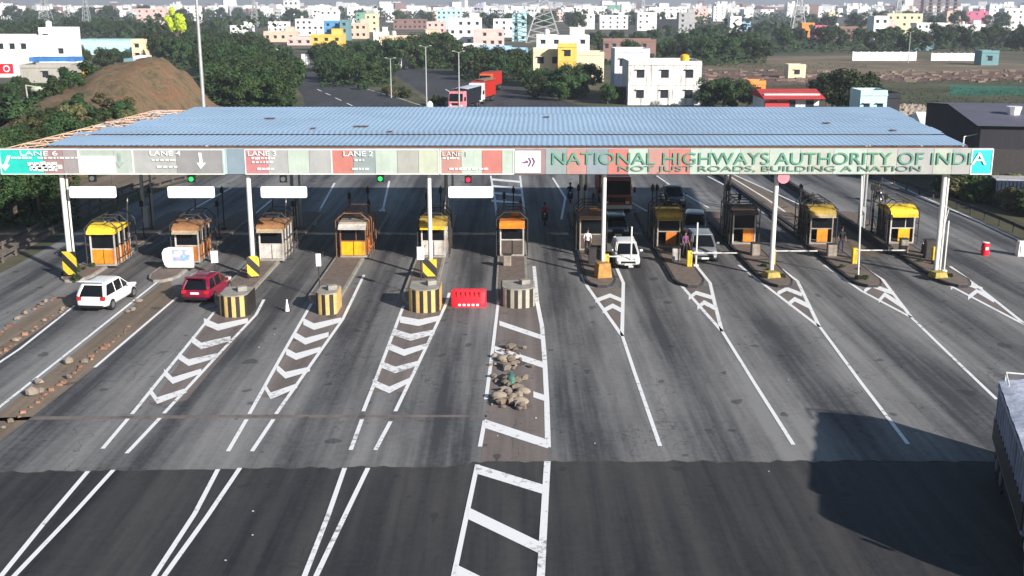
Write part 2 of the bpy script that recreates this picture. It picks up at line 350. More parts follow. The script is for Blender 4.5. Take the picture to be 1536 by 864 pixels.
for pts in ([(132, 708), (66, 786), (-6, 875)], [(170, 706), (112, 770), (12, 875)], [(327, 705), (292, 772), (228, 870)], [(360, 703), (310, 777), (243, 870)], [(517, 703), (492, 775), (455, 870)], [(552, 703), (522, 765), (472, 870)]): line(pts, .17)
for l, r, c1, c2 in (([(872, 412), (882, 432), (932, 503)], [(924, 400), (935, 425), (933, 505)], ((893, 455), (915, 447), (934, 455)), ((904, 471), (919, 463), (934, 471))),
                     ([(997, 400), (1030, 438), (1083, 498)], [(1045, 400), (1065, 425), (1073, 460), (1083, 498)], ((1033, 451), (1044, 443), (1071, 451)), ((1046, 466), (1056, 458), (1077, 469))),
                     ([(1108, 398), (1152, 432), (1229, 491)], [(1172, 404), (1196, 422), (1229, 491)], ((1166, 444), (1180, 437), (1203, 446)), ((1183, 460), (1192, 453), (1214, 464))),
                     ([(1236, 398), (1292, 437), (1367, 477)], [(1290, 399), (1324, 420), (1367, 477)], ((1296, 441), (1308, 432), (1341, 444)), ((1318, 456), (1327, 446), (1354, 464))),
                     ([(1365, 397), (1417, 425), (1560, 500)], [(1425, 400), (1462, 427), (1560, 505)], ((1426, 436), (1439, 425), (1474, 438)), ((1452, 451), (1466, 440), (1491, 455)))):
    line(l, .2); line(r, .2); chev(*c1, tl=6, tr=6); chev(*c2, tl=7, tr=7)
line([(933, 503), (952, 560), (990, 670)], .165); line([(1083, 497), (1130, 573), (1190, 668)], .165); line([(1229, 490), (1290, 573), (1362, 667)], .165); line([(1367, 477), (1430, 538), (1495, 600)], .165)
# behind the booths
for pts in ([(347, 282), (230, 347)], [(409, 299), (384, 320), (335, 345)], [(502, 275), (480, 315), (458, 335)], [(480, 315), (472, 338)], [(584, 272), (575, 312), (558, 330)], [(575, 312), (578, 334)], [(668, 270), (672, 310), (677, 330)],
            [(736, 264), (741, 290), (746, 330)], [(780, 264), (788, 330)], [(829, 267), (848, 297), (842, 330)], [(985, 264), (1015, 285), (1063, 312)], [(1062, 265), (1100, 285), (1152, 325)], [(940, 300), (975, 320)], [(1090, 262), (1152, 300), (1194, 330)],
            [(1322, 268), (1417, 310), (1536, 364), (1600, 394)], [(1100, 262), (1250, 330)], [(640, 161), (600, 148), (530, 128)]): line(pts, .18)
for y in (268, 278, 288, 300): bar(737, y, 782, y + 4, 3)
for a in ((529, 159, 520, 155), (512, 151, 503, 147), (496, 143, 488, 140), (482, 137, 476, 134), (700, 150, 690, 145), (675, 138, 668, 134)): line([a[:2], a[2:]], .25)
struct(marks, 'road_markings', 'road_paint')

# ---------------------------------------------------------------- islands
IX = [5.36 * (i - 5) for i in range(11)]
isl_lab = ['grass grown leftmost toll island under the yellow roofed orange booth', 'toll island under the brown roofed booth with the printed panel', 'toll island behind the leftmost striped drum', 'toll island under the bright orange booth',
           'toll island behind the striped drum left of the red barrier', 'central toll island right of the red plastic barrier', 'dark kerbed toll island left of the white hatchback facing us', 'dark kerbed toll island left of the silver car',
           'dark kerbed toll island right of the silver car', 'dark kerbed toll island second from the right edge', 'rightmost dark kerbed toll island']
for i, x in enumerate(IX):
    y0 = 64.2 if i > 5 else (60.2 if i >= 2 else 65.5)
    y1 = 88.5
    t = thing('toll_island', isl_lab[i], 'traffic island', (x, 0, 0), 0, 'toll islands under the canopy')
    def outline(w):
        pts = [(w, y1), (-w, y1)]; nose = y0
        pts = [(-w, y1 - .3), (-w, nose + 1.6), (-w * .75, nose + .7), (-w * .3, nose + .15), (w * .3, nose + .15), (w * .75, nose + .7), (w, nose + 1.6), (w, y1 - .3), (w * .5, y1 + .2), (-w * .5, y1 + .2)]
        return pts
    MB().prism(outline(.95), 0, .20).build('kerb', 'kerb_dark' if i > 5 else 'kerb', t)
    MB().prism(outline(.80), .20, .216).build('paving', 'paver', t)

# crash drums
def drum(px_, py_, w, h, m, label):
    p = P(px_, py_); t = thing('crash_drum', label, 'crash drum', (p.x, p.y, 0), 0, 'striped crash drums at the island noses')
    n = 14; pts = [(w / 2 * math.cos(a), w * .42 * math.sin(a)) for a in [math.pi + math.pi * k / n for k in range(n + 1)]]
    pts = pts + [(w / 2, 1.5), (-w / 2, 1.5)]
    MB().prism(pts, 0, h).build('shell', m, t)
    q = [(a * .93, b * .93 if b < 0 else b - .05) for a, b in pts]
    MB().prism(q, h, h + .06).build('top', 'kerb', t)
    MB().box(w * .2, .5, h + .2, .5, .4, .25, .4).build('rubble', 'kerb', t)
drum(353, 472, 1.6, 1.15, 'hazard_drum', 'yellow and black striped crash drum right of the maroon car')
drum(491, 470, 1.15, 1.15, 'hazard_drum', 'narrow yellow and black striped crash drum below the bright orange booth')
drum(637, 465, 1.75, 1.25, 'hazard_drum', 'yellow and black striped crash drum left of the red barrier')
drum(777, 458, 1.9, 1.05, 'hazard_drum_pale', 'faded striped crash drum on the central island right of the red barrier')

# ---------------------------------------------------------------- canopy
YF = 66.6
cano = thing('toll_canopy', 'long toll plaza canopy with pale blue sheet roof over all the lanes', 'canopy', (0, YF, 0))
mat('roof_sheet', (.36, .51, .68), .45, .16, .12, metal=.0, spec=.5, dirt=.06); mat('roof_rust', (.15, .08, .06), .8)
def roofz(y): return 8.05 + (y - 67.4) * .0235
def edgeL(y): return -28.2 if y < 73 else (-27.3 if y < 75.5 else (-26.2 if y < 79.5 else (-25.4 if y < 83 else -24.7)))
def edgeR(y): return 27.5 + (y - 67.4) * .08
rows = [67.4, 72, 73, 75.5, 79.5, 83, 87.5]
rb = MB(); pitch = .34
for a, b in zip(rows, rows[1:]):
    lift = .05 if b <= 72 else .12
    x = edgeL(a + .01); xe = edgeR(a)
    prof = []
    while x < xe:
        prof += [(x, 0), (x + pitch * .3, .016), (x + pitch * .5, .016), (x + pitch * .8, 0)]; x += pitch
    n = len(prof)
    k = (edgeR(b) - edgeL(a + .01)) / (xe - edgeL(a + .01))
    vs = [(u, a - YF, roofz(a) + lift + v) for u, v in prof] + [(edgeL(a + .01) + (u - edgeL(a + .01)) * k, b - YF + .04, roofz(b) + lift + v) for u, v in prof]
    rb.add(vs, [(i, i + 1, n + i + 1, n + i) for i in range(n - 1)])
rb.build('roof_sheet', 'roof_sheet', cano)
MB().box(-.2, .78, roofz(67.4) - .08, 55.4, .08, .16).build('eave_beam', 'roof_rust', cano)
pt = MB()
for (a, b, w) in ((405, 178, .7), (470, 193, .35), (542, 190, 1.0), (585, 198, .3), (820, 176, .4), (1240, 185, .5), (1340, 196, .4)):
    d = 79; 
    for _ in range(6): d = (H - roofz(d) - .15) / math.tan(PITCH + math.atan((b - CY) / F))
    MB().box(X(a, d, 8.4), d - YF, roofz(d) + .19, w, .5, .02).build('roof_patch', 'roof_rust', cano)
# space frame under the roof, bare at its left end
mat('truss_paint', (.62, .40, .30), .6, .3, 3)
tr = MB(); 
ys = [67.0 + 2.25 * k for k in range(10)]
xs = [-30.6 + 2.05 * k for k in range(29)]
for yy in ys:
    sh = (yy - 67) * .14
    tr.tube((xs[0] + sh, yy - YF, roofz(yy) - .12), (edgeR(yy) - .4, yy - YF, roofz(yy) - .12), .05, n=5); tr.tube((xs[0] + sh, yy - YF, roofz(yy) - 1.0), (edgeR(yy) - .4, yy - YF, roofz(yy) - 1.0), .05, n=5)
    for k, x in enumerate(xs[:-1]):
        if yy > 67.5 and k > 4 and yy not in (ys[0],): continue
        tr.tube((x + sh, yy - YF, roofz(yy) - .12), (x + sh + 1.02, yy - YF, roofz(yy) - 1.0), .035, n=5); tr.tube((x + sh + 1.02, yy - YF, roofz(yy) - 1.0), (x + sh + 2.05, yy - YF, roofz(yy) - .12), .035, n=5)
for k, x in enumerate(xs):
    if k > 3 and k % 3: continue
    sh = 20.3 * .14 if k < 4 else 0
    tr.tube((x, .4, roofz(67) - .12), (x + sh, 87.25 - YF, roofz(87) - .12), .04, n=5); tr.tube((x, .4, roofz(67) - 1.), (x + sh, 87.25 - YF, roofz(87) - 1.), .04, n=5)
    for y0, y1 in zip(ys, ys[1:]):
        tr.tube((x + (y0 - 67) * (.14 if k < 4 else 0), y0 - YF, roofz(y0) - 1.), (x + (y1 - 67) * (.14 if k < 4 else 0), y1 - YF, roofz(y1) - .12), .03, n=4)
        if k < 4: tr.tube((x + (y0 - 67) * .14, y0 - YF, roofz(y0) - .12), (x + (y1 - 67) * .14 + 2.0, y1 - YF, roofz(y1) - .12), .03, n=4)
tr.build('space_frame', 'truss_paint', cano)
mat('loose_sheet', (.70, .58, .50), .7, .5, 2)
lo = MB()
for k in range(70):
    yy = random.uniform(76, 87); xx = -30.0 + (yy - 67) * .14 + random.uniform(0, 3.4); lo.box(xx, yy - YF, roofz(yy) - .05 + random.uniform(0, .06), random.uniform(.4, 1.5), random.uniform(.08, .35), .03, random.uniform(0, 3))
lo.build('loose_sheeting', 'loose_sheet', cano)
# posts, part of the canopy
post_x = [X(106, 67), X(380, 67), X(646, 67), X(904, 67), X(1157, 67), X(1404, 67)]
for k, x in enumerate(post_x):
    m = MB(); m.tube((x, .55, .2), (x, .55, 7.0), .15 if k not in (2, 3) else .13, n=14)
    if k in (0, 5): m.tube((x + .27, .6, .2), (x + .27, .6, 7.0), .06, n=8)
    m.box(x, .55, .25, .6, .6, .06); m.build('post', 'pole_white', cano, smooth=40)
for x in [X(218, 82), X(441, 82), X(670, 82), X(870, 82), X(1085, 82), X(1289, 82)]:
    MB().tube((x, 82 - YF, .2), (x, 82 - YF, 7.3), .13, n=10).tube((x + .45, 82.6 - YF, .2), (x + .45, 82.6 - YF, 7.3), .09, n=8).box(x + .1, 82 - YF, 1.0, .45, .4, 1.6).build('post', 'galv', cano, smooth=40)
MB().tube((X(1287, 66.9), .3, .2), (X(1292, 66.9, 6), .3, 6.6), .055, n=8).build('post', 'pole_white', cano, smooth=40)

# fascia signboard with panels
fas = thing('gantry_signboard', 'long faded patchwork signboard along the front of the canopy', 'signboard', (0, YF, 0))
ZB, ZT = Z(262, YF), Z(222.5, YF)
def fx(x, z=7.1): return X(x, YF - .05, z)
MB().box((fx(-20) + fx(1489)) / 2, .12, (ZB + ZT) / 2, fx(1489) - fx(-20), .14, ZT - ZB).build('backing', 'galv', fas)
PC = {'teal': (.02, .50, .42), 'pink': (.42, .24, .25), 'gpink': (.40, .35, .36), 'pale': (.52, .62, .56), 'lgrey': (.50, .51, .50), 'grey': (.33, .33, .34), 'tealstrip': (.5, .72, .72), 'bluegrey': (.27, .38, .46),
      'rose': (.66, .22, .24), 'pgreen': (.60, .72, .62), 'salmon': (.72, .21, .17), 'gteal': (.33, .42, .42), 'beige': (.50, .50, .46), 'pyel': (.66, .72, .55), 'salmon2': (.62, .30, .25), 'slate': (.29, .36, .42), 'cream': (.58, .63, .53), 'cyan': (.02, .58, .56), 'white': (.85, .85, .84)}
for k, c in PC.items(): mat('panel_' + k, tuple((v * .62 + .05) if k not in ('white', 'teal', 'cyan') else v for v in c), .55, .14, 1.2, dirt=.10, spec=.4)
panels = [(-20, 65, 'teal'), (65, 95, 'pink'), (95, 118, 'gpink'), (118, 172, 'pale'), (172, 200, 'pale'), (200, 265, 'lgrey'), (265, 333, 'grey'), (333, 341, 'tealstrip'), (341, 367, 'bluegrey'), (367, 402, 'rose'), (402, 432, 'lgrey'), (432, 464, 'pgreen'), (464, 497, 'lgrey'),
          (497, 530, 'salmon'), (530, 563, 'gteal'), (563, 596, 'pgreen'), (596, 628, 'beige'), (628, 660, 'pyel'), (660, 692, 'salmon2'), (692, 723, 'pgreen'), (723, 753, 'salmon'), (753, 773, 'pgreen'), (773, 818, 'pink'), (818, 850, 'gteal'), (850, 880, 'salmon2'), (880, 912, 'slate'), (912, 942, 'salmon'),
          (942, 972, 'pgreen'), (972, 1004, 'salmon2'), (1004, 1035, 'salmon'), (1035, 1066, 'pgreen'), (1066, 1110, 'pgreen'), (1110, 1154, 'cream'), (1154, 1200, 'pgreen'), (1200, 1250, 'cream'), (1250, 1300, 'pgreen'), (1300, 1345, 'cream'), (1345, 1400, 'lgrey'), (1400, 1428, 'cream'), (1428, 1456, 'lgrey'), (1456, 1489, 'cyan')]
for a, b, c in panels:
    x0, x1 = fx(a) + .01, fx(b) - .01
    MB().box((x0 + x1) / 2, .0, (ZB + ZT) / 2, x1 - x0, .06, ZT - ZB - .08).build('panel', 'panel_' + c, fas)
mat('frame_white', (.75, .78, .74), .6, .15, 3)
def frame(a, b, ya, yb, m='frame_white', w=.05):
    x0, x1, z0, z1 = fx(a), fx(b), Z(yb, YF), Z(ya, YF); q = MB()
    q.box((x0 + x1) / 2, -.04, z0, x1 - x0 + w, .03, w).box((x0 + x1) / 2, -.04, z1, x1 - x0 + w, .03, w).box(x0, -.043, (z0 + z1) / 2, w, .03, z1 - z0).box(x1, -.043, (z0 + z1) / 2, w, .03, z1 - z0)
    q.build('trim', m, fas)
frame(1, 118, 224, 261); frame(1457, 1488, 224, 261, w=.07); frame(119, 199, 224.5, 261); frame(200, 336, 224.5, 261); frame(368, 497, 224.5, 261); frame(498, 658, 224.5, 261); frame(661, 770, 224.5, 261)
MB().box((fx(118) + fx(173)) / 2, -.06, (Z(234, YF) + Z(260, YF)) / 2, fx(173) - fx(118), .04, Z(234, YF) - Z(260, YF)).build('blank_board', 'panel_white', fas)
MB().box((fx(773) + fx(811)) / 2, -.06, (Z(226, YF) + Z(259, YF)) / 2, fx(811) - fx(773), .04, Z(226, YF) - Z(259, YF)).build('logo_board', 'panel_white', fas)
def text(s, a, b, ya, yb, m, parent=fas, y=-.09, name='lettering', ex=.02):
    c = bpy.data.curves.new(name, 'FONT'); c.body = s; c.extrude = .001; c.offset = .002
    o = bpy.data.objects.new('tmp', c); COL.objects.link(o); bpy.context.view_layer.update()
    me = bpy.data.meshes.new_from_object(o.evaluated_get(bpy.context.evaluated_depsgraph_get())); bpy.data.objects.remove(o)
    xs_ = [v.co.x for v in me.vertices]; ys_ = [v.co.y for v in me.vertices]; mx, Mx, my, My = min(xs_), max(xs_), min(ys_), max(ys_)
    x0, x1, z0, z1 = fx(a), fx(b), Z(yb, YF), Z(ya, YF)
    for v in me.vertices:
        v.co = (x0 + (v.co.x - mx) / (Mx - mx) * (x1 - x0), y + (-ex if v.co.z > 0 else 0), z0 + (v.co.y - my) / (My - my) * (z1 - z0))
    me.materials.clear(); me.materials.append(MC[m]); q = bpy.data.objects.new(name, me); COL.objects.link(q); q.parent = parent; return q
mat('letter_green', (.11, .30, .22), .6, .35, 2); mat('letter_dark', (.15, .26, .21), .6, .35, 2); mat('letter_white', (.85, .87, .85), .6, .2, 3); mat('letter_faint', (.62, .66, .64), .6, .3, 3); mat('letter_logo', (.22, .12, .2), .6, .3)
text('NATIONAL HIGHWAYS AUTHORITY OF INDI', 828, 1455, 228.5, 246.5, 'letter_green'); text('A', 1456.5, 1479, 228.5, 246.5, 'letter_white')
text('NOT JUST ROADS, BUILDING A NATION', 928, 1382, 248.5, 259, 'letter_dark')
text('LANE 6', 32, 88, 226, 233, 'letter_white'); text('LANE 4', 226, 272, 226, 233, 'letter_white'); text('LANE 3', 373, 415, 226, 233.5, 'letter_white'); text('LANE 2', 516, 560, 226.5, 234, 'letter_white'); text('LANE 1', 664, 700, 227, 234, 'letter_faint')
def strokes(a, b, y, m, h=.14):     # illegible small lettering as broken strokes
    q = MB(); x = fx(a)
    while x < fx(b):
        w = random.uniform(.1, .34); q.box(x + w / 2, -.075, Z(y, YF), w, .03, h * random.uniform(.6, 1)); x += w + .07
    q.build('lettering', m, fas)
for a in ((18, 48, 236.5, 'letter_white'), (57, 114, 236.5, 'letter_faint'), (378, 408, 237, 'letter_white'), (378, 405, 243, 'letter_faint'), (386, 412, 253, 'letter_white'), (532, 548, 240, 'letter_faint'), (528, 552, 253, 'letter_white'), (664, 690, 237, 'letter_white'), (674, 730, 253, 'letter_white'), (228, 264, 240, 'letter_faint'), (235, 262, 250, 'letter_faint')): strokes(*a)
def arrow(xc, ya, yb, m, w=.16, lean=0, up=False):
    z0, z1 = Z(yb, YF), Z(ya, YF); c = fx(xc); q = MB()
    def qd(pts): q.add([(c + u, -.075, v) for u, v in pts] + [(c + u, -.05, v) for u, v in pts], [tuple(range(len(pts))), tuple(range(2 * len(pts) - 1, len(pts) - 1, -1))] + [(i, len(pts) + i, len(pts) + (i + 1) % len(pts), (i + 1) % len(pts)) for i in range(len(pts))])
    h = .36; s = lean
    qd([(-w / 2, z0 + h), (w / 2, z0 + h), (w / 2 + s, z1), (-w / 2 + s, z1)]); qd([(-.05, z0), (.28, z0 + h), (-.28, z0 + h)])
    q.build('arrow', m, fas)
arrow(8, 233, 256, 'letter_white', .2, .28); arrow(302, 229, 253, 'letter_white', .18, -.05); mat('arrow_grey', (.3, .36, .34)); arrow(180, 229, 252, 'arrow_grey', .18)
# small mark on the white board: a row of dots growing into two chevron strokes
q = MB()
for k, (a, b, r) in enumerate(((783, 244, .03), (786.5, 243.5, .045), (790, 242.5, .06))): q.ball((fx(a), -.09, Z(b, YF)), r * 2, .01, r * 1.6, 8, 4)
for a in (793, 798.5):
    for s0, s1 in (((a, 236), (a + 3.5, 242)), ((a + 3.5, 242), (a, 249))):
        q.tube((fx(s0[0]), -.09, Z(s0[1], YF)), (fx(s1[0]), -.09, Z(s1[1], YF)), .05, n=6)
q.build('emblem', 'letter_logo', fas)
ta = MB()
for a, m in ((330, 245), (50, 250)): pass
strokes(42, 84, 246, 'letter_white', .3); strokes(46, 88, 250, 'letter_white', .3); strokes(44, 86, 253.5, 'letter_white', .3)

# hanging blank boards and lane signals
mat('blank_white', (.88, .88, .88), .5, .04, 2)
hb = ['leftmost blank white board hanging under the gantry', 'blank white board hanging above the booth with the printed panel', 'blank white board hanging above the grey brown booth', 'blank white board hanging above the lane with the red barrier']
for (a, b), lab in zip(((103, 172), (251, 320), (391, 459), (673, 739)), hb):
    t = thing('hanging_board', lab, 'sign board', (fx((a + b) / 2, 5.5), YF + .1, 0), 0, 'blank white boards hanging under the gantry')
    z0, z1 = Z(297, YF), Z(280, YF); w = (b - a) / F * 68.5
    pts = []
    for cx_, cz_, a0 in ((w / 2 - .1, z0 + .1, -90), (w / 2 - .1, z1 - .1, 0), (-w / 2 + .1, z1 - .1, 90), (-w / 2 + .1, z0 + .1, 180)):
        for j in range(4): pts.append((cx_ + .1 * math.cos(R(a0 + 30 * j)), cz_ + .1 * math.sin(R(a0 + 30 * j))))
    n = len(pts); MB().add([(u, -.04, v) for u, v in pts] + [(u, .04, v) for u, v in pts], [tuple(range(n)), tuple(range(2 * n - 1, n - 1, -1))] + [(i, n + i, n + (i + 1) % n, (i + 1) % n) for i in range(n)]).build('board', 'blank_white', t)
    for s in (-1, 1): MB().tube((s * w * .42, 0, z1), (s * w * .42, 0, 6.4), .015, n=5).build('hanger', 'dark_steel', t)
mat('sig_green', (.02, .5, .1), .3, .05, emit=.6); mat('sig_red', (.6, .02, .05), .3, .05, emit=.7); mat('sig_pink', (.75, .25, .3), .5); mat('sig_grey', (.12, .14, .14), .5)
for a, b, c, lab in ((137, 268, 'sig_grey', 'unlit lane signal hanging above the leftmost blank board'), (286, 269, 'sig_green', 'green lane signal hanging above the board over the printed panel booth'), (424, 269, 'sig_grey', 'unlit lane signal above the board over the grey brown booth'), (570, 268.5, 'sig_green', 'lit green lane signal hanging right of the bright orange booth'), (702, 270, 'sig_red', 'lit red lane signal above the lane with the red barrier')):
    t = thing('lane_signal', lab, 'signal', (fx(a, 6), YF + .1, 0), 0, 'lane signals under the gantry'); z = Z(b, YF)
    MB().box(0, .1, z, .42, .2, .42).build('housing', 'black', t); MB().tube((0, .0, z), (0, -.06, z), .14, n=14).build('lens', c, t); MB().tube((0, .1, z + .2), (0, .1, 6.5), .03, n=5).build('hanger', 'dark_steel', t)
t = thing('hanging_sign', 'small round pink sign under the gantry right of the fifth post', 'sign', (fx(1176, 6), YF + .2, 0)); MB().tube((0, 0, Z(267, YF)), (0, -.1, Z(267, YF)), .36, n=18).build('disc', 'sig_pink', t); MB().tube((0, .05, Z(267, YF)), (0, .05, 6.5), .03, n=5).build('hanger', 'dark_steel', t)

# ---------------------------------------------------------------- booths
for nm, c in (('yellow_roof', (.82, .58, .04)), ('orange_panel', (.85, .26, .02)), ('orange_deep', (.55, .17, .02)), ('brown_roof', (.30, .15, .07)), ('tan_awning', (.50, .40, .26)), ('grey_booth', (.34, .29, .24)), ('pale_panel', (.55, .52, .48)), ('dark_booth', (.09, .07, .06)), ('rust_frame', (.22, .10, .05)), ('olive_roof', (.40, .27, .05)), ('bright_orange', (.95, .42, .01))):
    mat(nm, c, .6, .35, 2.5, dirt=.5)
def booth(i, y, label, roof='yellow_roof', lower='orange_panel', frame_='pale_panel', side='orange_deep', w=1.6, dep=2.8, h=2.2, awn=None, cage=True, half=0, arched=True, dx=0):
    t = thing('toll_booth', label, 'toll booth', (IX[i] + dx, y, .216), 0, 'toll booths under the canopy')
    MB().box(0, dep / 2, .06, w + .1, dep + .1, .12).build('plinth', 'kerb', t)
    q = MB()
    if half:   # orange counter panel covers only part of the front
        q.box(half * w * .2, -.02, .62, w * .5, .1, .9)
    else:
        q.box(-w / 4, -.005, .60, w / 2 - .05, .08, .92).box(w / 4, -.005, .60, w / 2 - .05, .08, .92)
    q.build('front_panel', lower, t, bevel=.02)
    for s in (-1, 1):
        z = MB().box(s * (w / 2 - .02), dep / 2, .60, .05, dep - .1, .95)
        for k in range(6): z.box(s * (w / 2 + .015), .25 + k * (dep - .5) / 5, .62, .03, .09, .9)
        z.build('side_panel', side, t)
    MB().box(0, dep - .03, 1.2, w - .1, .05, 2.2).build('rear_panel', side, t)
    MB().box(0, .02, 1.6, w - .2, .03, .98).box(-w / 2 + .03, dep / 2, 1.62, .02, dep - .3, 1.0).box(w / 2 - .03, dep / 2, 1.62, .02, dep - .3, 1.0).build('glazing', 'glass', t)
    q = MB()
    for sx in (-1, 1):
        for yy in (0.0, .33, .66, 1.0): q.box(sx * w / 2, yy * dep, 1.2, .09, .09, 2.3)
    q.box(0, -.01, 1.1, w, .1, .07).box(0, -.01, 2.13, w, .1, .08)
    if w > 1.5: q.box(w * .12, -.01, 1.6, .05, .05, 1.0)
    q.build('frame', frame_, t)
    MB().box(-.2, .35, 1.3, .45, .3, .4).box(.3, .8, 1.0, .5, .5, .5).build('desk_equipment', 'pale_panel', t)
    rz = h + .0
    if arched:
        n = 8; prof = [(-.25 + (dep + .4) * k / n, rz + .05 + .34 * math.sin(math.pi * (k / n) ** .7) * (1 if k < n else 1)) for k in range(n + 1)]
        pts = prof + [(dep + .15, rz - .05), (-.3, rz - .12)]
        MB().xprism(pts, -w / 2 - .14, w / 2 + .14).build('roof', roof, t, smooth=50)
    else:
        MB().box(0, dep / 2, rz + .08, w + .16, dep + .2, .16).box(.2, dep * .7, rz + .3, .6, .5, .3).build('roof', roof, t, bevel=.03)
    if awn:
        MB().xprism([(.0, rz + .1), (-.55, rz - .22), (-.55, rz - .26), (0, rz + .02)], -w / 2 - .08, w / 2 + .08).build('awning', awn, t)
    if cage:
        q = MB(); W2 = w / 2 + .28; r = .035
        for yy in (-.1, dep * .35, dep * .7, dep + .5):
            for s in (-1, 1): q.tube((s * W2, yy, 0), (s * W2, yy, 2.45), r, n=6)
            q.tube((-W2, yy, 2.45), (-W2 * .5, yy, 2.95), r, n=6); q.tube((W2, yy, 2.45), (W2 * .5, yy, 2.95), r, n=6); q.tube((-W2 * .5, yy, 2.95), (W2 * .5, yy, 2.95), r, n=6)
        for s in (-1, 1):
            for z in (.5, 1.4, 2.45): q.tube((s * W2, -.1, z), (s * W2, dep + .5, z), r, n=6)
            q.tube((s * W2 * .5, -.1, 2.95), (s * W2 * .5, dep + .5, 2.95), r, n=6)
            q.tube((s * W2, dep * .35, .5), (s * W2, dep * .7, 1.4), r * .7, n=5); q.tube((s * W2, dep * .7, .5), (s * W2, dep + .5, 1.4), r * .7, n=5)
        q.build('guard_cage', 'dark_steel' if cage is True else cage, t)
    return t
booth(0, 69.3, 'orange toll booth with a bright yellow arched roof at the far left', w=1.5, dx=.85)
b2 = booth(1, 70.3, 'brown roofed toll booth with a tan awning and a white printed panel', roof='brown_roof', lower='orange_deep', awn='tan_awning', w=1.45, dx=.55)
booth(2, 70.8, 'grey brown toll booth with a pale front above the leftmost striped drum', roof='brown_roof', lower='pale_panel', side='grey_booth', awn='tan_awning', w=1.5, dx=.5)
booth(3, 71.8, 'bright orange toll booth with a white header strip and dull frame', roof='grey_booth', lower='bright_orange', side='orange_panel', frame_='rust_frame', awn='pale_panel', w=1.65, cage='rust_frame', arched=False, dx=.3)
booth(4, 71.8, 'toll booth with yellow roof and pale front behind the slim white post', roof='olive_roof', lower='pale_panel', side='rust_frame', awn='yellow_roof', w=1.5, dx=.2)
booth(5, 72.2, 'central toll booth with an orange header and dark guard cage', roof='orange_deep', lower='dark_booth', side='dark_booth', awn='orange_panel', w=1.5, half=0, arched=False)
booth(6, 74, 'dark brown toll booth in a cage left of the white hatchback', roof='brown_roof', lower='dark_booth', side='dark_booth', frame_='grey_booth', w=1.5, arched=False)
booth(7, 75, 'toll booth with a dull yellow header left of the silver car', roof='olive_roof', lower='orange_deep', side='dark_booth', frame_='grey_booth', awn='olive_roof', w=1.5, half=.6)
booth(8, 76, 'caged toll booth with a small orange panel right of the silver car', roof='dark_booth', lower='orange_panel', side='dark_booth', frame_='pale_panel', w=1.5, half=1)
booth(9, 76, 'toll booth with an olive yellow roof second from the right', roof='olive_roof', lower='orange_panel', side='dark_booth', frame_='grey_booth', awn='tan_awning', w=1.5, half=.2)
booth(10, 76.2, 'rightmost toll booth with a bright patched yellow roof', roof='yellow_roof', lower='bright_orange', side='dark_booth', frame_='pale_panel', awn='yellow_roof', w=1.6, half=.4, dx=.3)
# printed panel in front of booth 2
def print_mat():
    m = bpy.data.materials.new('printed_vinyl'); m.use_nodes = True; n = m.node_tree; L = n.links; b = n.nodes['Principled BSDF']
    tc = n.nodes.new('ShaderNodeTexCoord'); t = n.nodes.new('ShaderNodeTexNoise'); t.inputs['Scale'].default_value = 1.6; t.inputs['Detail'].default_value = 3; L.new(tc.outputs['Object'], t.inputs['Vector'])
    r = n.nodes.new('ShaderNodeValToRGB'); e = r.color_ramp.elements
    for p, c in ((.40, (.85, .85, .9)), (.50, (.45, .35, .8)), (.56, (.15, .4, .8)), (.64, (.75, .8, .85)), (.72, (.2, .45, .2))):
        k = e.new(p); k.color = (*c, 1)
    e[0].color = (.85, .85, .88, 1); L.new(t.outputs[0], r.inputs[0]); L.new(r.outputs[0], b.inputs['Base Color']); b.inputs['Roughness'].default_value = .4
    MC['printed_vinyl'] = m
print_mat()
t = thing('printed_barrier', 'white printed panel with rounded corner before the brown roofed booth', 'barrier', (X(270, 68.8), 68.6, .216))
pts = [(-.98, .55), (-.85, .15), (-.6, 0), (.95, 0), (.95, 1.35), (-.55, 1.35), (-.85, 1.25), (-1.0, 1.0)]
n = len(pts); MB().add([(u, 0, v) for u, v in pts] + [(u, .12, v) for u, v in pts], [tuple(range(n)), tuple(range(2 * n - 1, n - 1, -1))] + [(i, n + i, n + (i + 1) % n, (i + 1) % n) for i in range(n)]).build('panel', 'blank_white', t)
MB().box(.28, -.01, .85, 1.25, .02, .75).build('print', 'printed_vinyl', t); MB().box(0, .02, .03, 1.9, .4, .06).build('foot', 'dark_steel', t)

# hazard boards at post feet
def hazard(px_, w, h, y, label, lean=0, m='hazard_board'):
    t = thing('hazard_marker', label, 'hazard marker', (X(px_, y), y, .2), lean, 'yellow and black markers at the post feet')
    MB().box(0, 0, h / 2 + .15, w, .05, h).build('board', m, t); MB().box(-w * .35, .06, .3, .05, .05, .6).box(w * .35, .06, .3, .05, .05, .6).build('stand', 'dark_steel', t)
hazard(107, .85, 1.45, 66.3, 'tall yellow and black striped board at the leftmost post')
hazard(381, .75, 1.25, 65.9, 'yellow and black striped board at the post above the leftmost drum', .5)
hazard(645, .85, 1.05, 65.9, 'yellow and black striped board on the post above the third drum', .2)
mat('old_orange', (.42, .22, .06), .7, .4, 3); mat('old_yellow', (.38, .30, .08), .8, .5, 3)
for a, lab in ((904, 'orange yellow concrete block at the foot of the post left of the white hatchback'), (1157, 'low yellow block at the foot of the post between the two right middle booths'), (1407, 'low yellow block at the foot of the rightmost post')):
    z = .9 if a == 904 else .35
    o = MB().box(0, 0, z / 2, .95, .8, z, .3, taper=.8).build('concrete_block', 'old_orange' if a == 904 else 'old_yellow', None, (X(a, 66.2), 66.3, .216), bevel=.04); tag(o, lab, 'concrete block', 'painted blocks at the post feet')

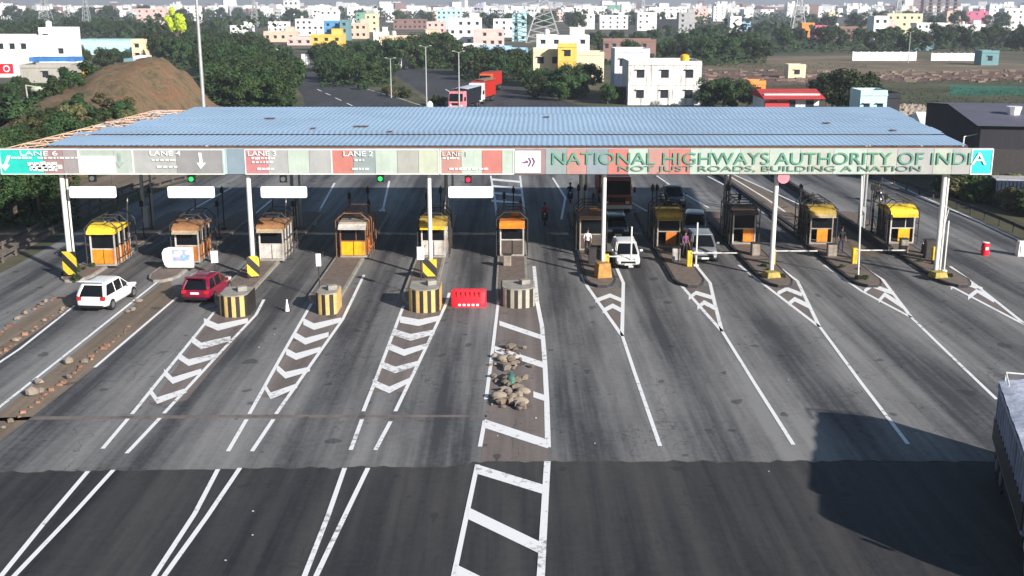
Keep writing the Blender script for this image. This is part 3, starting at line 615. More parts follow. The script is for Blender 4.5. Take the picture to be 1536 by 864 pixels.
# ---------------------------------------------------------------- vehicles
for nm, c in (('paint_white', (.80, .80, .80)), ('paint_maroon', (.20, .003, .03)), ('paint_silver', (.22, .24, .27)), ('paint_blue', (.03, .05, .10)), ('paint_dark', (.02, .024, .035)), ('paint_bluegrey', (.09, .12, .17)), ('paint_red', (.45, .03, .02)), ('paint_orange', (.65, .13, .02)), ('paint_rust', (.35, .08, .05))):
    mat(nm, c, .28, .05, 1, coat=.6, spec=.5)
def car(label, loc, rz, paint, L=4.0, Wd=1.75, Ht=1.5, kind='hatch', rear=True, cat='car', grp='cars at the toll lanes'):
    # local +x is forward
    t = thing('parked_car' if False else 'car', label, cat, loc, rz, grp)
    hb = L / 2; w = Wd / 2; belt = .58 * Ht + .04; hood = .54 * Ht
    # stations: x, z_low, z_top(centre), halfwidth
    if kind == 'hatch': st = [(-hb, .42, .62, .80), (-hb + .06, .30, belt - .05, .93), (-hb + .3, .24, belt, .98), (-.9, .2, belt, 1), (.2, .2, belt - .02, 1), (.75, .2, belt - .05, 1), (hb - .75, .22, hood - .03, .97), (hb - .25, .26, hood - .14, .90), (hb - .05, .32, .56, .78), (hb, .38, .50, .66)]
    elif kind == 'sedan': st = [(-hb, .42, .66, .80), (-hb + .08, .30, belt - .03, .93), (-hb + .5, .24, belt + .02, .98), (-.9, .2, belt, 1), (.2, .2, belt - .02, 1), (.75, .2, belt - .05, 1), (hb - .75, .22, hood - .03, .97), (hb - .25, .26, hood - .14, .90), (hb - .05, .32, .56, .78), (hb, .38, .50, .66)]
    rings = []
    for x, z0, z1, k in st:
        ww = w * k; zm = z0 + (z1 - z0) * .55
        rings.append([(x, -ww * .86, z0), (x, -ww * .98, z0 + .08), (x, -ww, zm), (x, -ww * .95, z1 - .05), (x, -ww * .84, z1), (x, -ww * .4, z1 + .03), (x, ww * .4, z1 + .03), (x, ww * .84, z1), (x, ww * .95, z1 - .05), (x, ww, zm), (x, ww * .98, z0 + .08), (x, ww * .86, z0)])
    bo = MB().loft(rings).build('body', paint, t, smooth=60)
    sb = bo.modifiers.new('rounding', 'SUBSURF'); sb.levels = 1; sb.render_levels = 1
    if kind == 'hatch': lo_, hi_ = (-hb + .10, 1.12), (-hb + .48, .28)
    else: lo_, hi_ = (-hb + .75, .98), (-hb + 1.35, .25)
    bz = belt - .05; rzt = Ht - .07
    def ring(xr, xf, hw, z, cr):   # rounded plan outline
        o = []
        for cx_, cy_, a0 in ((xf - cr, hw - cr, 0), (xr + cr, hw - cr, 90), (xr + cr, -hw + cr, 180), (xf - cr, -hw + cr, 270)):
            for j in range(4): o.append((cx_ + cr * math.cos(R(a0 + 30 * j)), cy_ + cr * math.sin(R(a0 + 30 * j)), z))
        return o
    lv = [ring(lo_[0] + (hi_[0] - lo_[0]) * f ** 1.25, lo_[1] + (hi_[1] - lo_[1]) * f ** .95, w * (.90 - .15 * f ** 1.3), bz + (rzt - bz) * f, .16 + .08 * f) for f in (0, .35, .7, 1)]
    MB().loft(lv).build('window_glass', 'glass', t, smooth=50)
    rr = [ring(hi_[0] - .03, hi_[1] + .05, w * .765, rzt - .03, .24), ring(hi_[0] - .01, hi_[1] + .04, w * .755, rzt + .02, .24), ring(hi_[0] + .12, hi_[1] - .12, w * .62, rzt + .065, .22), ring(hi_[0] + .4, hi_[1] - .4, w * .35, rzt + .085, .15)]
    MB().loft(rr).build('roof', paint, t, smooth=60)
    pl = MB()
    for k, rad_ in ((1, .05), (2, .05), (5, .07), (6, .07), (9, .07), (10, .07), (13, .05), (14, .05)):
        for p_, q_ in zip(lv, lv[1:]): pl.tube(Vector(p_[k]) * 1.004, Vector(q_[k]) * 1.004, rad_ * (.6 if k in (1, 14, 2, 13) else .9), n=5)
    for s in (-1, 1):
        for xx in (.15, -.75):
            yb_ = w * .90 + .004; pl.tube((xx, s * yb_, bz), (xx - .04, s * (w * .75 + .004), rzt), .032, n=5)
    pl.build('pillars', paint, t)
    for sx in (-1, 1):
        for s in (-1, 1):
            wx = sx * (hb - .78); wh = MB().tube((wx, s * (w - .2), .31), (wx, s * (w + .005), .31), .315, n=18).build('wheel', 'tyre', t)
            MB().tube((wx, s * (w - .02), .31), (wx, s * (w + .018), .31), .19, n=12).build('rim', 'rim', wh)
    for s in (-1, 1):
        MB().box(hb - .17, s * w * .66, .66 if Ht < 1.6 else .72, .22, .34, .14).build('headlight', 'lamp_clear', t, bevel=.03)
        MB().box(-hb + .09, s * w * .74, belt - .16, .16, .26, .2).build('tail_light', 'lamp_red', t, bevel=.02)
        MB().box(.55, s * (w + .1), belt + .07, .12, .2, .14).build('mirror', paint, t, bevel=.03)
    MB().box(hb - .03, 0, .50, .07, w * 1.1, .14).box(hb - .04, 0, .32, .06, w * 1.2, .1).build('grille', 'black', t); MB().box(-hb + .0, 0, .36, .1, w * 1.5, .12).build('rear_bumper_trim', 'black', t)
    MB().box(hb + .01, 0, .38, .02, .48, .11).build('number_plate', 'plate', t); MB().box(-hb - .0, 0, .66, .04, .48, .12).build('number_plate', 'plate', t)
    return t
pW = P(157, 461); th = math.atan2(1, -.25)
# white one, left lane, seen from behind
t = car('white hatchback seen from behind in the leftmost lane', (-22.75, 60.9, .02), R(85), 'paint_white', 4.35, 1.78, 1.55)
MB().xprism([(-.7, 1.66), (.7, 1.66), (.72, 1.7), (-.72, 1.7)], -1.9, -1.6).build('spoiler', 'paint_white', t)
t = car('maroon hatchback seen from behind left of the leftmost striped drum', (-17.55, 62.4, .02), R(84), 'paint_maroon', 3.9, 1.75, 1.45)
MB().box(-1.62, 0, 1.5, .35, 1.2, .05).build('spoiler', 'paint_maroon', t)
car('white hatchback facing us with its black windscreen at the boom', (X(941, 69.5), 70.9, .02), R(-90), 'paint_white', 4.0, 1.7, 1.5)
car('silver car facing us with a bright bumper at the boom', (X(1060, 70.5), 72.8, .02), R(-92), 'paint_silver', 4.3, 1.8, 1.65)
car('dark blue car queued right behind the white hatchback facing us', (X(924, 80), 80.3, .02), R(-90), 'paint_blue', 4.0, 1.75, 1.5)
car('blue grey car queued behind the silver car', (X(1048, 78.3), 80.5, .02), R(-100), 'paint_bluegrey', 4.2, 1.8, 1.6)
car('dark car approaching the canopy behind the queue', (X(1011, 92), 93, .02), R(-92), 'paint_dark', 4.2, 1.8, 1.6, 'sedan')

def truck(label, loc, rz, cab='paint_red', cargo='paint_rust', L=7.5, Wd=2.4, Ht=3.1, top=None, name='truck', grp=None, cargo_h=None):
    t = thing(name, label, 'truck', loc, rz, grp); w = Wd / 2; hb = L / 2; cl = 2.0
    MB().box(0, 0, .75, L - .2, .9, .25).build('chassis', 'black', t)
    c = MB().add([(hb - cl, -w, .7), (hb - .05, -w, .7), (hb, -w, 1.5), (hb - .3, -w * .96, Ht - .35), (hb - .5, -w * .93, Ht - .2), (hb - cl, -w * .95, Ht - .2)] + [(hb - cl, w, .7), (hb - .05, w, .7), (hb, w, 1.5), (hb - .3, w * .96, Ht - .35), (hb - .5, w * .93, Ht - .2), (hb - cl, w * .95, Ht - .2)],
                 [(0, 1, 2, 3, 4, 5), (11, 10, 9, 8, 7, 6)] + [(i, 6 + i, 6 + (i + 1) % 6, (i + 1) % 6) for i in range(6)]).build('cab', cab, t, bevel=.06)
    ws = MB().add([(hb + .0, -w * .88, 1.62), (hb + .0, w * .88, 1.62), (hb - .26, w * .86, Ht - .5), (hb - .26, -w * .86, Ht - .5)], [(0, 1, 2, 3)]); 
    ws.build('windscreen', 'glass', c, loc=(.03, 0, 0))
    for s in (-1, 1):
        MB().box(hb - .95, s * (w + .0), 1.95, .9, .04, .65).build('side_window', 'glass', c); MB().box(hb + .0, s * w * .7, 1.0, .08, .3, .2).build('headlight', 'lamp_clear', c)
        MB().box(hb - .1, s * (w + .2), 2.0, .1, .18, .45).build('mirror', 'black', c)
    MB().box(hb + .02, 0, 1.2, .06, w * 1.1, .35).build('grille', 'black', c); MB().box(hb + .05, 0, .65, .2, Wd, .28).build('bumper', 'lamp_clear', t)
    ch = cargo_h or Ht; cx = -cl / 2 - .05; ll = L - cl - .2
    b = MB().box(cx, 0, (1.0 + ch) / 2, ll, Wd, ch - 1.0)
    for s in (-1, 1):
        for k in range(int(ll / .55)): b.box(cx - ll / 2 + .3 + k * .55, s * (w + .03), (1 + ch) / 2, .09, .07, ch - 1.05)
        b.box(cx, s * (w + .04), ch - .12, ll, .05, .12).box(cx, s * (w + .04), 1.1, ll, .05, .12)
    cb = b.build('cargo_body', cargo, t)
    if top:
        n = 9; m = 16; vs = []
        for i in range(m + 1):
            for j in range(n + 1):
                u = j / n * 2 - 1; vs.append((cx - ll / 2 + ll * i / m, u * (w + .06), ch + .04 + .16 * (1 - u * u) + random.uniform(-.03, .05)))
        MB().add(vs, [(i * (n + 1) + j, (i + 1) * (n + 1) + j, (i + 1) * (n + 1) + j + 1, i * (n + 1) + j + 1) for i in range(m) for j in range(n)]).build('tarpaulin', top, t, smooth=80)
    for x in (hb - 1.2, -hb + 1.3, -hb + 2.5):
        for s in (-1, 1):
            q = MB().tube((x, s * (w - .45), .5), (x, s * (w - .02), .5), .5, n=16).build('wheel', 'tyre', t); MB().tube((x, s * (w - .1), .5), (x, s * w, .5), .26, n=10).build('rim', 'rim', q)
    return t
mat('tarp_blue_white', (.55, .58, .68), .6, .45, 2.5, bump=.6); mat('coach_side', (.42, .43, .52), .45, .25, 1.5, dirt=.5); mat('tarp_brown', (.3, .2, .14), .7, .4, 2)
# big lorry entering the frame at the lower right
# its far left top corner is at about (17.4, 38.2)
a = R(17); Lb = 10.2; Wb = 2.5
dirv = Vector((math.sin(a), math.cos(a), 0)); side = Vector((math.cos(a), -math.sin(a), 0))
cpos = Vector((17.5, 38.0, 0)) - dirv * Lb / 2 + side * Wb / 2
t = truck('large lorry under a pale blue white tarpaulin at the lower right edge', (cpos.x, cpos.y, .02), R(90) - a + math.pi, 'coach_side', 'coach_side', Lb, Wb, 3.35, 'tarp_blue_white', cargo_h=3.2)
for s_ in (-1, 1): MB().box(-1.1, s_ * 1.16, .72, 7.4, .06, .7).build('side_guard', 'black', t)
for s_ in (-1, 1): MB().box(-1.05, s_ * 1.30, 1.5, 7.8, .05, .8).build('side_panel', 'dark_steel', t)
q = MB()
for yy in (-1.1, 1.1): q.tube((-Lb / 2 + .15, yy, 3.2), (-Lb / 2 + .15, yy, 3.6), .03, n=6)
q.tube((-Lb / 2 + .15, -1.1, 3.6), (-Lb / 2 + .15, 1.1, 3.6), .03, n=6); q.tube((-Lb / 2 + .15, -1.1, 3.6), (-Lb / 2 + 1.2, -1.1, 3.45), .03, n=6)
q.build('roof_rail', 'pole_white', t)
truck('dark red lorry queued under the canopy behind the dark blue car', (X(922, 90), 92, .02), R(-90), 'paint_rust', 'paint_red', 7.5, 2.4, 3.2)
truck('orange red lorry approaching on the far road, hindmost of the group behind the roof', (X(735, 218), 224, .02), R(-103), 'paint_orange', 'paint_red', 9, 2.5, 3.6)
truck('white fronted red lorry behind the roof beside the pale trailer', (X(722, 190), 196, .02), R(-103), 'paint_white', 'paint_red', 9.5, 2.5, 3.7, 'tarp_brown')
truck('pink white fronted lorry with a pale edged trailer just behind the roof', (X(696, 178), 183, .02), R(-103), 'sig_pink', 'paint_dark', 11, 2.5, 3.3, 'tarp_blue_white')
truck('small white fronted lorry far off on the inbound road under the trees', (X(598, 292), 296, .02), R(-108), 'paint_white', 'paint_dark', 7, 2.4, 3.2)
car('tiny white car far off on the outbound road near the white road signs', (X(438, 300), 302, .02), R(110), 'paint_white')

# ---------------------------------------------------------------- people and motorbikes
for nm, c in (('skin', (.28, .15, .09)), ('hair', (.015, .012, .01)), ('cloth_red', (.45, .03, .04)), ('cloth_navy', (.03, .04, .09)), ('cloth_purple', (.16, .06, .14)), ('cloth_black', (.02, .02, .022)), ('cloth_white', (.7, .7, .7)), ('cloth_khaki', (.3, .25, .16))):
    mat(nm, c, .8, .15, 6)
def skin_mesh(name, nodes, edges, mats, height_fn=None, lvl=1):
    me = bpy.data.meshes.new(name); me.from_pydata([n[:3] for n in nodes], edges, []); o = bpy.data.objects.new('tmp', me); COL.objects.link(o)
    sm = o.modifiers.new('skin', 'SKIN'); 
    if not me.skin_vertices: me.skin_vertices.new() if hasattr(me.skin_vertices, 'new') else None
    sv = me.skin_vertices[0].data
    for i, n in enumerate(nodes): sv[i].radius = (n[3], n[4] if len(n) > 4 else n[3])
    sv[0].use_root = True
    ss = o.modifiers.new('sub', 'SUBSURF'); ss.levels = lvl; ss.render_levels = lvl
    bpy.context.view_layer.update()
    m2 = bpy.data.meshes.new_from_object(o.evaluated_get(bpy.context.evaluated_depsgraph_get())); bpy.data.objects.remove(o)
    m2.materials.clear()
    for q in mats: m2.materials.append(MC[q])
    if height_fn:
        for p in m2.polygons: p.material_index = height_fn(p.center)
    m2.polygons.foreach_set('use_smooth', [True] * len(m2.polygons)); m2.name = name
    return m2
def person(label, loc, rz, shirt, trouser, pose='stand', helmet=None, grp='people at the toll plaza'):
    t = thing('person', label, 'person', loc, rz, grp)   # faces +x
    if pose == 'stand':
        J = dict(pel=(0, 0, .95), hl=(0, .10, .92), hr=(0, -.10, .92), kl=(.04, .11, .50), kr=(-.02, -.12, .50), al=(0, .12, .08), ar=(-.1, -.13, .08), tl=(.17, .13, .04), tr=(.07, -.14, .04), ch=(0, 0, 1.28), nk=(0, 0, 1.50), hd=(.02, 0, 1.58), ht=(.03, 0, 1.72), sl=(0, .19, 1.42), sr=(0, -.19, 1.42), el=(-.03, .25, 1.14), er=(.02, -.25, 1.14), wl=(.12, .25, .92), wr=(.16, -.22, .95))
    else:
        J = dict(pel=(-.15, 0, .85), hl=(-.12, .11, .82), hr=(-.12, -.11, .82), kl=(.28, .2, .72), kr=(.28, -.2, .72), al=(.1, .17, .33), ar=(.1, -.17, .33), tl=(.28, .18, .28), tr=(.28, -.18, .28), ch=(-.06, 0, 1.15), nk=(.02, 0, 1.36), hd=(.06, 0, 1.44), ht=(.08, 0, 1.58), sl=(0, .19, 1.28), sr=(0, -.19, 1.28), el=(.2, .28, 1.08), er=(.2, -.28, 1.08), wl=(.43, .27, 1.04), wr=(.43, -.27, 1.04))
    rad = dict(pel=(.13, .11), hl=.095, hr=.095, kl=.062, kr=.062, al=.042, ar=.042, tl=.035, tr=.035, ch=(.15, .12), nk=.055, hd=.085, ht=.075, sl=.06, sr=.06, el=.043, er=.043, wl=.03, wr=.03)
    names = list(J); nodes = []
    for k in names:
        r = rad[k]; r = r if isinstance(r, tuple) else (r, r); nodes.append((*J[k], *r))
    E = [('pel', 'hl'), ('pel', 'hr'), ('hl', 'kl'), ('hr', 'kr'), ('kl', 'al'), ('kr', 'ar'), ('al', 'tl'), ('ar', 'tr'), ('pel', 'ch'), ('ch', 'nk'), ('nk', 'hd'), ('hd', 'ht'), ('ch', 'sl'), ('ch', 'sr'), ('sl', 'el'), ('sr', 'er'), ('el', 'wl'), ('er', 'wr')]
    # fingers
    for sfx, s in (('wl', 1), ('wr', -1)):
        base = Vector(J[sfx]); b = len(names)
        d = (base - Vector(J['e' + sfx[1]])).normalized()
        names.append('palm' + sfx); nodes.append((*(base + d * .07), .03, .018)); E.append((sfx, 'palm' + sfx)); J['palm' + sfx] = tuple(base + d * .07)
        for k, (oy, ln) in enumerate(((-.027, .062), (-.009, .072), (.009, .068), (.027, .05))):
            p = base + d * (.07 + ln) + Vector((0, oy, -.015)); nm = 'f%d' % k + sfx; names.append(nm); nodes.append((*p, .009, .009)); E.append(('palm' + sfx, nm)); J[nm] = tuple(p)
        p = base + d * .07 + Vector((.02, -s * .05, .0)); nm = 'th' + sfx; names.append(nm); nodes.append((*p, .01, .01)); E.append((sfx, nm)); J[nm] = tuple(p)
    idx = {k: i for i, k in enumerate(names)}
    zp, zn = J['pel'][2], J['nk'][2]
    def fn(c):
        if c.z > zn - .01: return 2
        if pose == 'stand':
            if c.z < zp + .02 and abs(c.y) < .21: return 1 if c.z > .08 else 3
            if c.z < 1.2 and abs(c.y) > .2 and c.z < 1.12: return 2
            return 0
        if c.x > .38: return 2
        if c.z < .92 and c.z > .36: return 1
        return 3 if c.z <= .36 else 0
    me = skin_mesh('body', nodes, [(idx[a], idx[b]) for a, b in E], [shirt, trouser, 'skin', 'black'], fn)
    o = bpy.data.objects.new('body', me); COL.objects.link(o); o.parent = t
    h = Vector(J['ht'])
    q = MB().ball((h.x - .015, 0, h.z + .01), .115, .10, .11, 12, 8); q.build('helmet' if helmet else 'hair', helmet or 'hair', t, smooth=80)
    MB().box(h.x + .085, .0, h.z - .09, .03, .025, .045).box(h.x + .075, .035, h.z - .06, .02, .02, .012).box(h.x + .075, -.035, h.z - .06, .02, .02, .012).build('face', 'skin', t)
    return t
def motorbike(label, loc, rz, c):
    t = thing('motorcycle', label, 'motorcycle', loc, rz, 'motorcycles at the toll plaza')
    for x in (-.62, .65):
        q = MB(); n = 20
        rings = [[((.30 + .05 * math.cos(b)) * math.cos(a) + x, .05 * math.sin(b), .33 + (.30 + .05 * math.cos(b)) * math.sin(a)) for b in [2 * math.pi * j / 6 for j in range(6)]] for a in [2 * math.pi * k / n for k in range(n + 1)]]
        w = q.loft(rings, cap=False).build('wheel', 'tyre', t, smooth=60)
        r = MB().tube((x, -.05, .33), (x, .05, .33), .06, n=8)
        for k in range(6): r.tube((x, 0, .33), (x + .26 * math.cos(k * math.pi / 3), 0, .33 + .26 * math.sin(k * math.pi / 3)), .012, n=4)
        r.build('rim', 'rim', w)
    MB().tube((-.62, .1, .33), (-.2, .1, .4), .03).tube((-.62, -.1, .33), (-.2, -.1, .4), .03).tube((.65, .08, .33), (.42, .08, .95), .03).tube((.65, -.08, .33), (.42, -.08, .95), .03).tube((.42, 0, .9), (-.1, 0, .45), .04).box(-.02, 0, .42, .4, .26, .3).tube((-.8, -.16, .3), (.1, -.16, .28), .04).build('frame', 'dark_steel', t)
    MB().ball((.18, 0, .80), .26, .14, .13, 10, 6).build('fuel_tank', c, t, smooth=80); MB().box(-.32, 0, .78, .62, .24, .09).build('seat', 'black', t, bevel=.03)
    MB().tube((.42, -.34, 1.02), (.42, .34, 1.02), .018).box(.52, 0, .88, .12, .16, .16).build('handlebar', 'dark_steel', t); MB().ball((.6, 0, .87), .05, .08, .08).build('headlight', 'lamp_clear', t, smooth=80); MB().box(-.8, 0, .66, .3, .16, .04).box(.65, 0, .7, .36, .12, .03).build('mudguard', c, t)
def rider(xp, yp, rz, c, shirt, helm, l1, l2, white=False):
    p = P(xp, yp); motorbike(l1, (p.x, p.y, .02), rz, c); person(l2, (p.x, p.y, .02), rz, shirt, 'cloth_navy', 'ride', helm)
rider(1316, 303, R(-85), 'paint_dark', 'cloth_black', 'black', 'black motorcycle on the open right lane behind the rightmost booth', 'rider in black clothes on the motorcycle in the open right lane')
rider(817, 336, R(-90), 'paint_red', 'cloth_red', 'black', 'red motorcycle in the shaded lane right of the central booth', 'rider in red on the motorcycle in the shaded lane')
rider(855, 303, R(-90), 'paint_dark', 'cloth_navy', 'black', 'dark motorcycle at the rear of the plaza left of the dark red lorry', 'rider in navy on the motorcycle left of the dark red lorry')
p = P(1026, 388); person('person in a purple shirt standing left of the silver car', (IX[7] + .65, 71.8, .216), R(-60), 'cloth_purple', 'cloth_black', grp=None)
person('person in black standing on the island right of the olive roofed booth', (IX[9] + 1.1 - .5, 73.2, .216), R(-90), 'cloth_black', 'cloth_navy')
person('person in white shirt standing on the island before the dark brown booth', (IX[6] - .35, 72.6, .216), R(-90), 'cloth_white', 'cloth_black')

# ---------------------------------------------------------------- plaza furniture
mat('red_plastic', (.85, .02, .04), .4, .12, 4)
p = P(703, 461); t = thing('plastic_barrier', 'bright red water filled plastic barrier closing a lane', 'barrier', (p.x, p.y + .3, .02))
rings = []
for x, k in ((-.98, .55), (-.9, .85), (-.6, 1), (0, 1.04), (.6, 1), (.9, .85), (.98, .55)):
    rings.append([(x, -.38 * k, 0), (x, -.38 * k, .25), (x, -.2 * k, .7), (x, -.14, .95 * (.85 + .15 * k)), (x, .14, .95 * (.85 + .15 * k)), (x, .2 * k, .7), (x, .38 * k, .25), (x, .38 * k, 0)])
MB().loft(rings).build('shell', 'red_plastic', t, smooth=45)
q = MB()
for k in range(6): q.box(-.62 + k * .25, -.22, .68, .07, .12, .35)
q.build('rib', 'paint_red', t)
q = MB()
for k in range(5): q.box(-.5 + k * .25, -.385, .14, .15, .02, .12, 0)
q.build('reflector', 'panel_white', t)
p = P(431, 468); t = thing('traffic_cone', 'small white traffic cone alone in the lane left of the narrow drum', 'traffic cone', (p.x, p.y, .02)); MB().tube((0, 0, .04), (0, 0, .7), .13, .03, n=12).build('cone', 'panel_white', t, smooth=60); MB().box(0, 0, .02, .34, .34, .04).build('base', 'kerb_dark', t)
def boom(x, y, ang, L, label):
    t = thing('boom_gate', label, 'boom gate', (x, y, .216), 0, 'boom gates at the booths'); MB().box(0, 0, .5, .32, .36, 1.0).build('housing', 'yellow_roof', t, bevel=.03)
    MB().tube((.1, -.2, .9), (.1 + L * math.cos(ang), -.2, .9 + L * math.sin(ang)), .045, n=6).build('arm', 'boom_stripe', t)
boom(IX[6] + .55, 70.2 - 2.0, 0, 1.3, 'white boom gate stopping the white hatchback facing us'); boom(IX[7] + .55, 69.2, 0, 2.9, 'white boom gate lowered before the silver car'); boom(IX[8] + .6, 69.8, 0, 2.7, 'white boom gate across the lane right of the fifth post'); boom(IX[9] + .55, 70.0, 0, 3.1, 'white boom gate across the lane right of the slim white pole')
for i, y, aa in ((0, 74.8, 85), (2, 75, 86), (4, 76, 85), (10, 70.5, 80)): boom(IX[i] + .5, y, R(aa), 2.6, ['raised boom gate behind the yellow roofed orange booth', 'raised boom gate behind the grey brown booth', 'raised boom gate behind the booth at the slim post', 'raised boom gate before the rightmost booth'][(0, 2, 4, 10).index(i)])
def signpost(xp, yp, h, w, bh, label, m='blank_white', tilt=.12):
    p = P(xp, yp, .2); t = thing('sign_post', label, 'sign', (p.x, p.y, .2), tilt, 'small white signs on posts'); MB().tube((0, 0, 0), (0, .0, h), .035, n=6).box(0, 0, .04, .3, .3, .08).build('post', 'dark_steel', t)
    o = MB().box(0, -.05, h - bh / 2 + .05, w, .03, bh).build('plate', m, t)
    MB().tube((.14, -.02, h - .1), (.3, -.02, h + .15), .02, n=5).tube((-.1, -.02, h - .1), (-.28, -.02, h + .1), .02, n=5).build('bracket', 'dark_steel', t)
signpost(480, 443, 2.4, .28, .72, 'white plate on a dark pole above the narrow striped drum'); signpost(632, 440, 2.7, .4, .75, 'white plate on a dark pole left of the slim post'); signpost(323, 408, 1.3, .42, .75, 'tilted white plate on a short stand right of the printed panel', tilt=.3)
def pole_kit(x, y, h, label, m='dark_steel', head=True, grp='equipment poles on the islands'):
    t = thing('equipment_pole', label, 'pole', (x, y, .216), 0, grp); MB().tube((0, 0, 0), (0, 0, h), .05, n=6).box(0, 0, .05, .3, .3, .1).build('pole', m, t)
    if head: MB().box(0, -.06, h - .3, .22, .2, .4).build('camera_box', 'black', t)
eq = ['yellow roofed orange booth', 'printed panel booth', 'grey brown booth', 'bright orange booth', 'slim post booth', 'central booth', 'dark brown booth', 'dull yellow headed booth', 'caged orange panel booth', 'olive roofed booth', 'rightmost booth']
for i in range(11):
    for k, (dx, yy, hh) in enumerate(((-.55, 76.6 + (i > 5) * 3.4, 3.6), (.6, 78 + (i > 5) * 3, 2.8), (.1, 81.4 + (i > 5) * 1.2, 3.2))):
        pole_kit(IX[i] + dx, yy, hh, ['tall left camera pole', 'short right camera pole', 'rearmost camera pole'][k] + ' on the island behind the ' + eq[i])
pole_kit(X(1418, 67.5), 67.8, 3.2, 'pale thin pole beside the rightmost post', 'pole_white', False); pole_kit(X(946, 69), 69.0, 2.6, 'pale thin pole left of the white hatchback facing us', 'pole_white', False); pole_kit(X(1041, 70), 69.3, 2.8, 'pale thin pole left of the silver car', 'pole_white', False)
# cabinets / clutter
def cabinet(x, y, w, d, h, m, label):
    t = thing('equipment_cabinet', label, 'cabinet', (x, y, .216), random.uniform(-.1, .1), 'equipment cabinets on the islands'); MB().box(0, 0, h / 2, w, d, h).build('case', m, t, bevel=.03); MB().box(0, -d / 2 - .01, h / 2, w * .8, .02, h * .8).build('door', m, t); MB().box(0, 0, h + .02, w + .08, d + .08, .04).build('lid', 'dark_steel', t)
cabinet(IX[10] + .55, 71.6, .6, .5, 1.2, 'dark_steel', 'dark cabinet right of the rightmost booth'); cabinet(IX[10] - .5, 73.4, .5, .5, .9, 'grey_booth', 'grey cabinet left before the rightmost booth'); cabinet(IX[9] - .3, 72.2, .6, .4, .8, 'grey_booth', 'grey cabinet before the olive roofed booth'); cabinet(IX[7] - .1, 70.6, .5, .4, .9, 'pale_panel', 'pale cabinet before the dull yellow headed booth')
cabinet(IX[6] - .2, 70.0, .5, .4, 1.0, 'dark_steel', 'dark cabinet before the dark brown booth'); cabinet(IX[5] - .3, 69.4, .5, .4, .7, 'grey_booth', 'grey cabinet before the central booth'); cabinet(IX[8] + .1, 72.5, .6, .5, .8, 'grey_booth', 'grey cabinet before the caged orange panel booth')
for (xp, yp, m, lab, nm) in ((1387, 385, 'cloth_navy', 'dark blue drum right of the rightmost post', 'plastic_drum'), (1477, 383, 'red_plastic', 'red plastic drum alone on the open right lane', 'plastic_drum')):
    p = P(xp, yp); t = thing(nm, lab, 'drum', (p.x, p.y, .02)); MB().tube((0, 0, 0), (0, 0, .85), .27, .25, n=14).tube((0, 0, .28), (0, 0, .34), .285, n=14).tube((0, 0, .56), (0, 0, .62), .28, n=14).build('drum_body', m, t, smooth=40); MB().tube((.02, 0, .85), (.02, 0, .88), .22, n=14).box(.0, -.26, .5, .2, .04, .2).build('drum_lid', 'panel_white', t)
p = P(1533, 384); o = MB().box(0, 0, .5, .8, .5, 1.0, taper=.85).box(0, -.27, .5, .5, .04, .5).build('jersey_block', 'blank_white', None, (p.x, p.y, .02), bevel=.05); tag(o, 'white block at the far right edge of the open lane', 'concrete block')

mat('litter', (.5, .48, .45), .8)
for k in range(12):
    p = P(random.uniform(60, 1450), random.uniform(500, 850)); o = MB().ball((0, 0, .02), random.uniform(.025, .05), random.uniform(.02, .04), .02, 6, 3, jit=.3).build('litter', 'litter', None, (p.x, p.y, .024)); tag(o, 'small pale scrap of litter on the open road surface', 'litter', 'litter scraps on the road')

# crash barriers
def rail(pts, label, h=.75, m='galv', sp=2.2):
    ps = [P(x, y) for x, y in pts]; t = thing('crash_barrier', label, 'crash barrier', (ps[0].x, ps[0].y, 0)); o = ps[0]
    q = MB(); L = 0
    for a, b in zip(ps, ps[1:]):
        for z in (h - .08, h - .24): q.tube(a - o + Vector((0, 0, z)), b - o + Vector((0, 0, z)), .05, n=6)
        q.tube(a - o + Vector((0, 0, h - .16)), b - o + Vector((0, 0, h - .16)), .05, n=4)
    q.build('rail', m, t); k = 0; po = []
    for a, b in zip(ps, ps[1:]):
        n = max(1, int((b - a).length / sp))
        for i in range(n): po.append(a.lerp(b, i / n) - o)
    for p in po[:90]: MB().box(p.x, p.y + .12, h / 2, .12, .12, h).build('post', m, t)
mat('rail_old', (.13, .115, .10), .7, .35, 1)
rail([(-40, 420), (60, 363), (150, 318), (240, 280), (330, 255)], 'old steel crash barrier along the left service road', .7, 'rail_old'); rail([(-40, 398), (60, 345), (150, 303), (240, 268)], 'second upper crash barrier on the left verge', .6, 'rail_old')
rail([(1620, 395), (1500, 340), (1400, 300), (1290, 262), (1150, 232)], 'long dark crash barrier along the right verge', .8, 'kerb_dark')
# long median behind the right islands
def wallstrip(xa, ya, xb, yb, w, h, m, label, name='kerb_wall'):
    a, b = P(xa, ya), P(xb, yb); d = (b - a); o = MB().box(0, 0, h / 2, d.length, w, h).build(name, m, None, ((a.x + b.x) / 2, (a.y + b.y) / 2, 0)); o.rotation_euler = (0, 0, math.atan2(d.y, d.x)); tag(o, label, 'kerb wall'); return o
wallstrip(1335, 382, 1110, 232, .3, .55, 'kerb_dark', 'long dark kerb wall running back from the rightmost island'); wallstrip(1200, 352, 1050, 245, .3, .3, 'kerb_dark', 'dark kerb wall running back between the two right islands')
sheet('right_median_surface', [(1195, 340), (1052, 250), (1085, 250), (1325, 385), (1290, 385)], .027, 'dusty_ground')

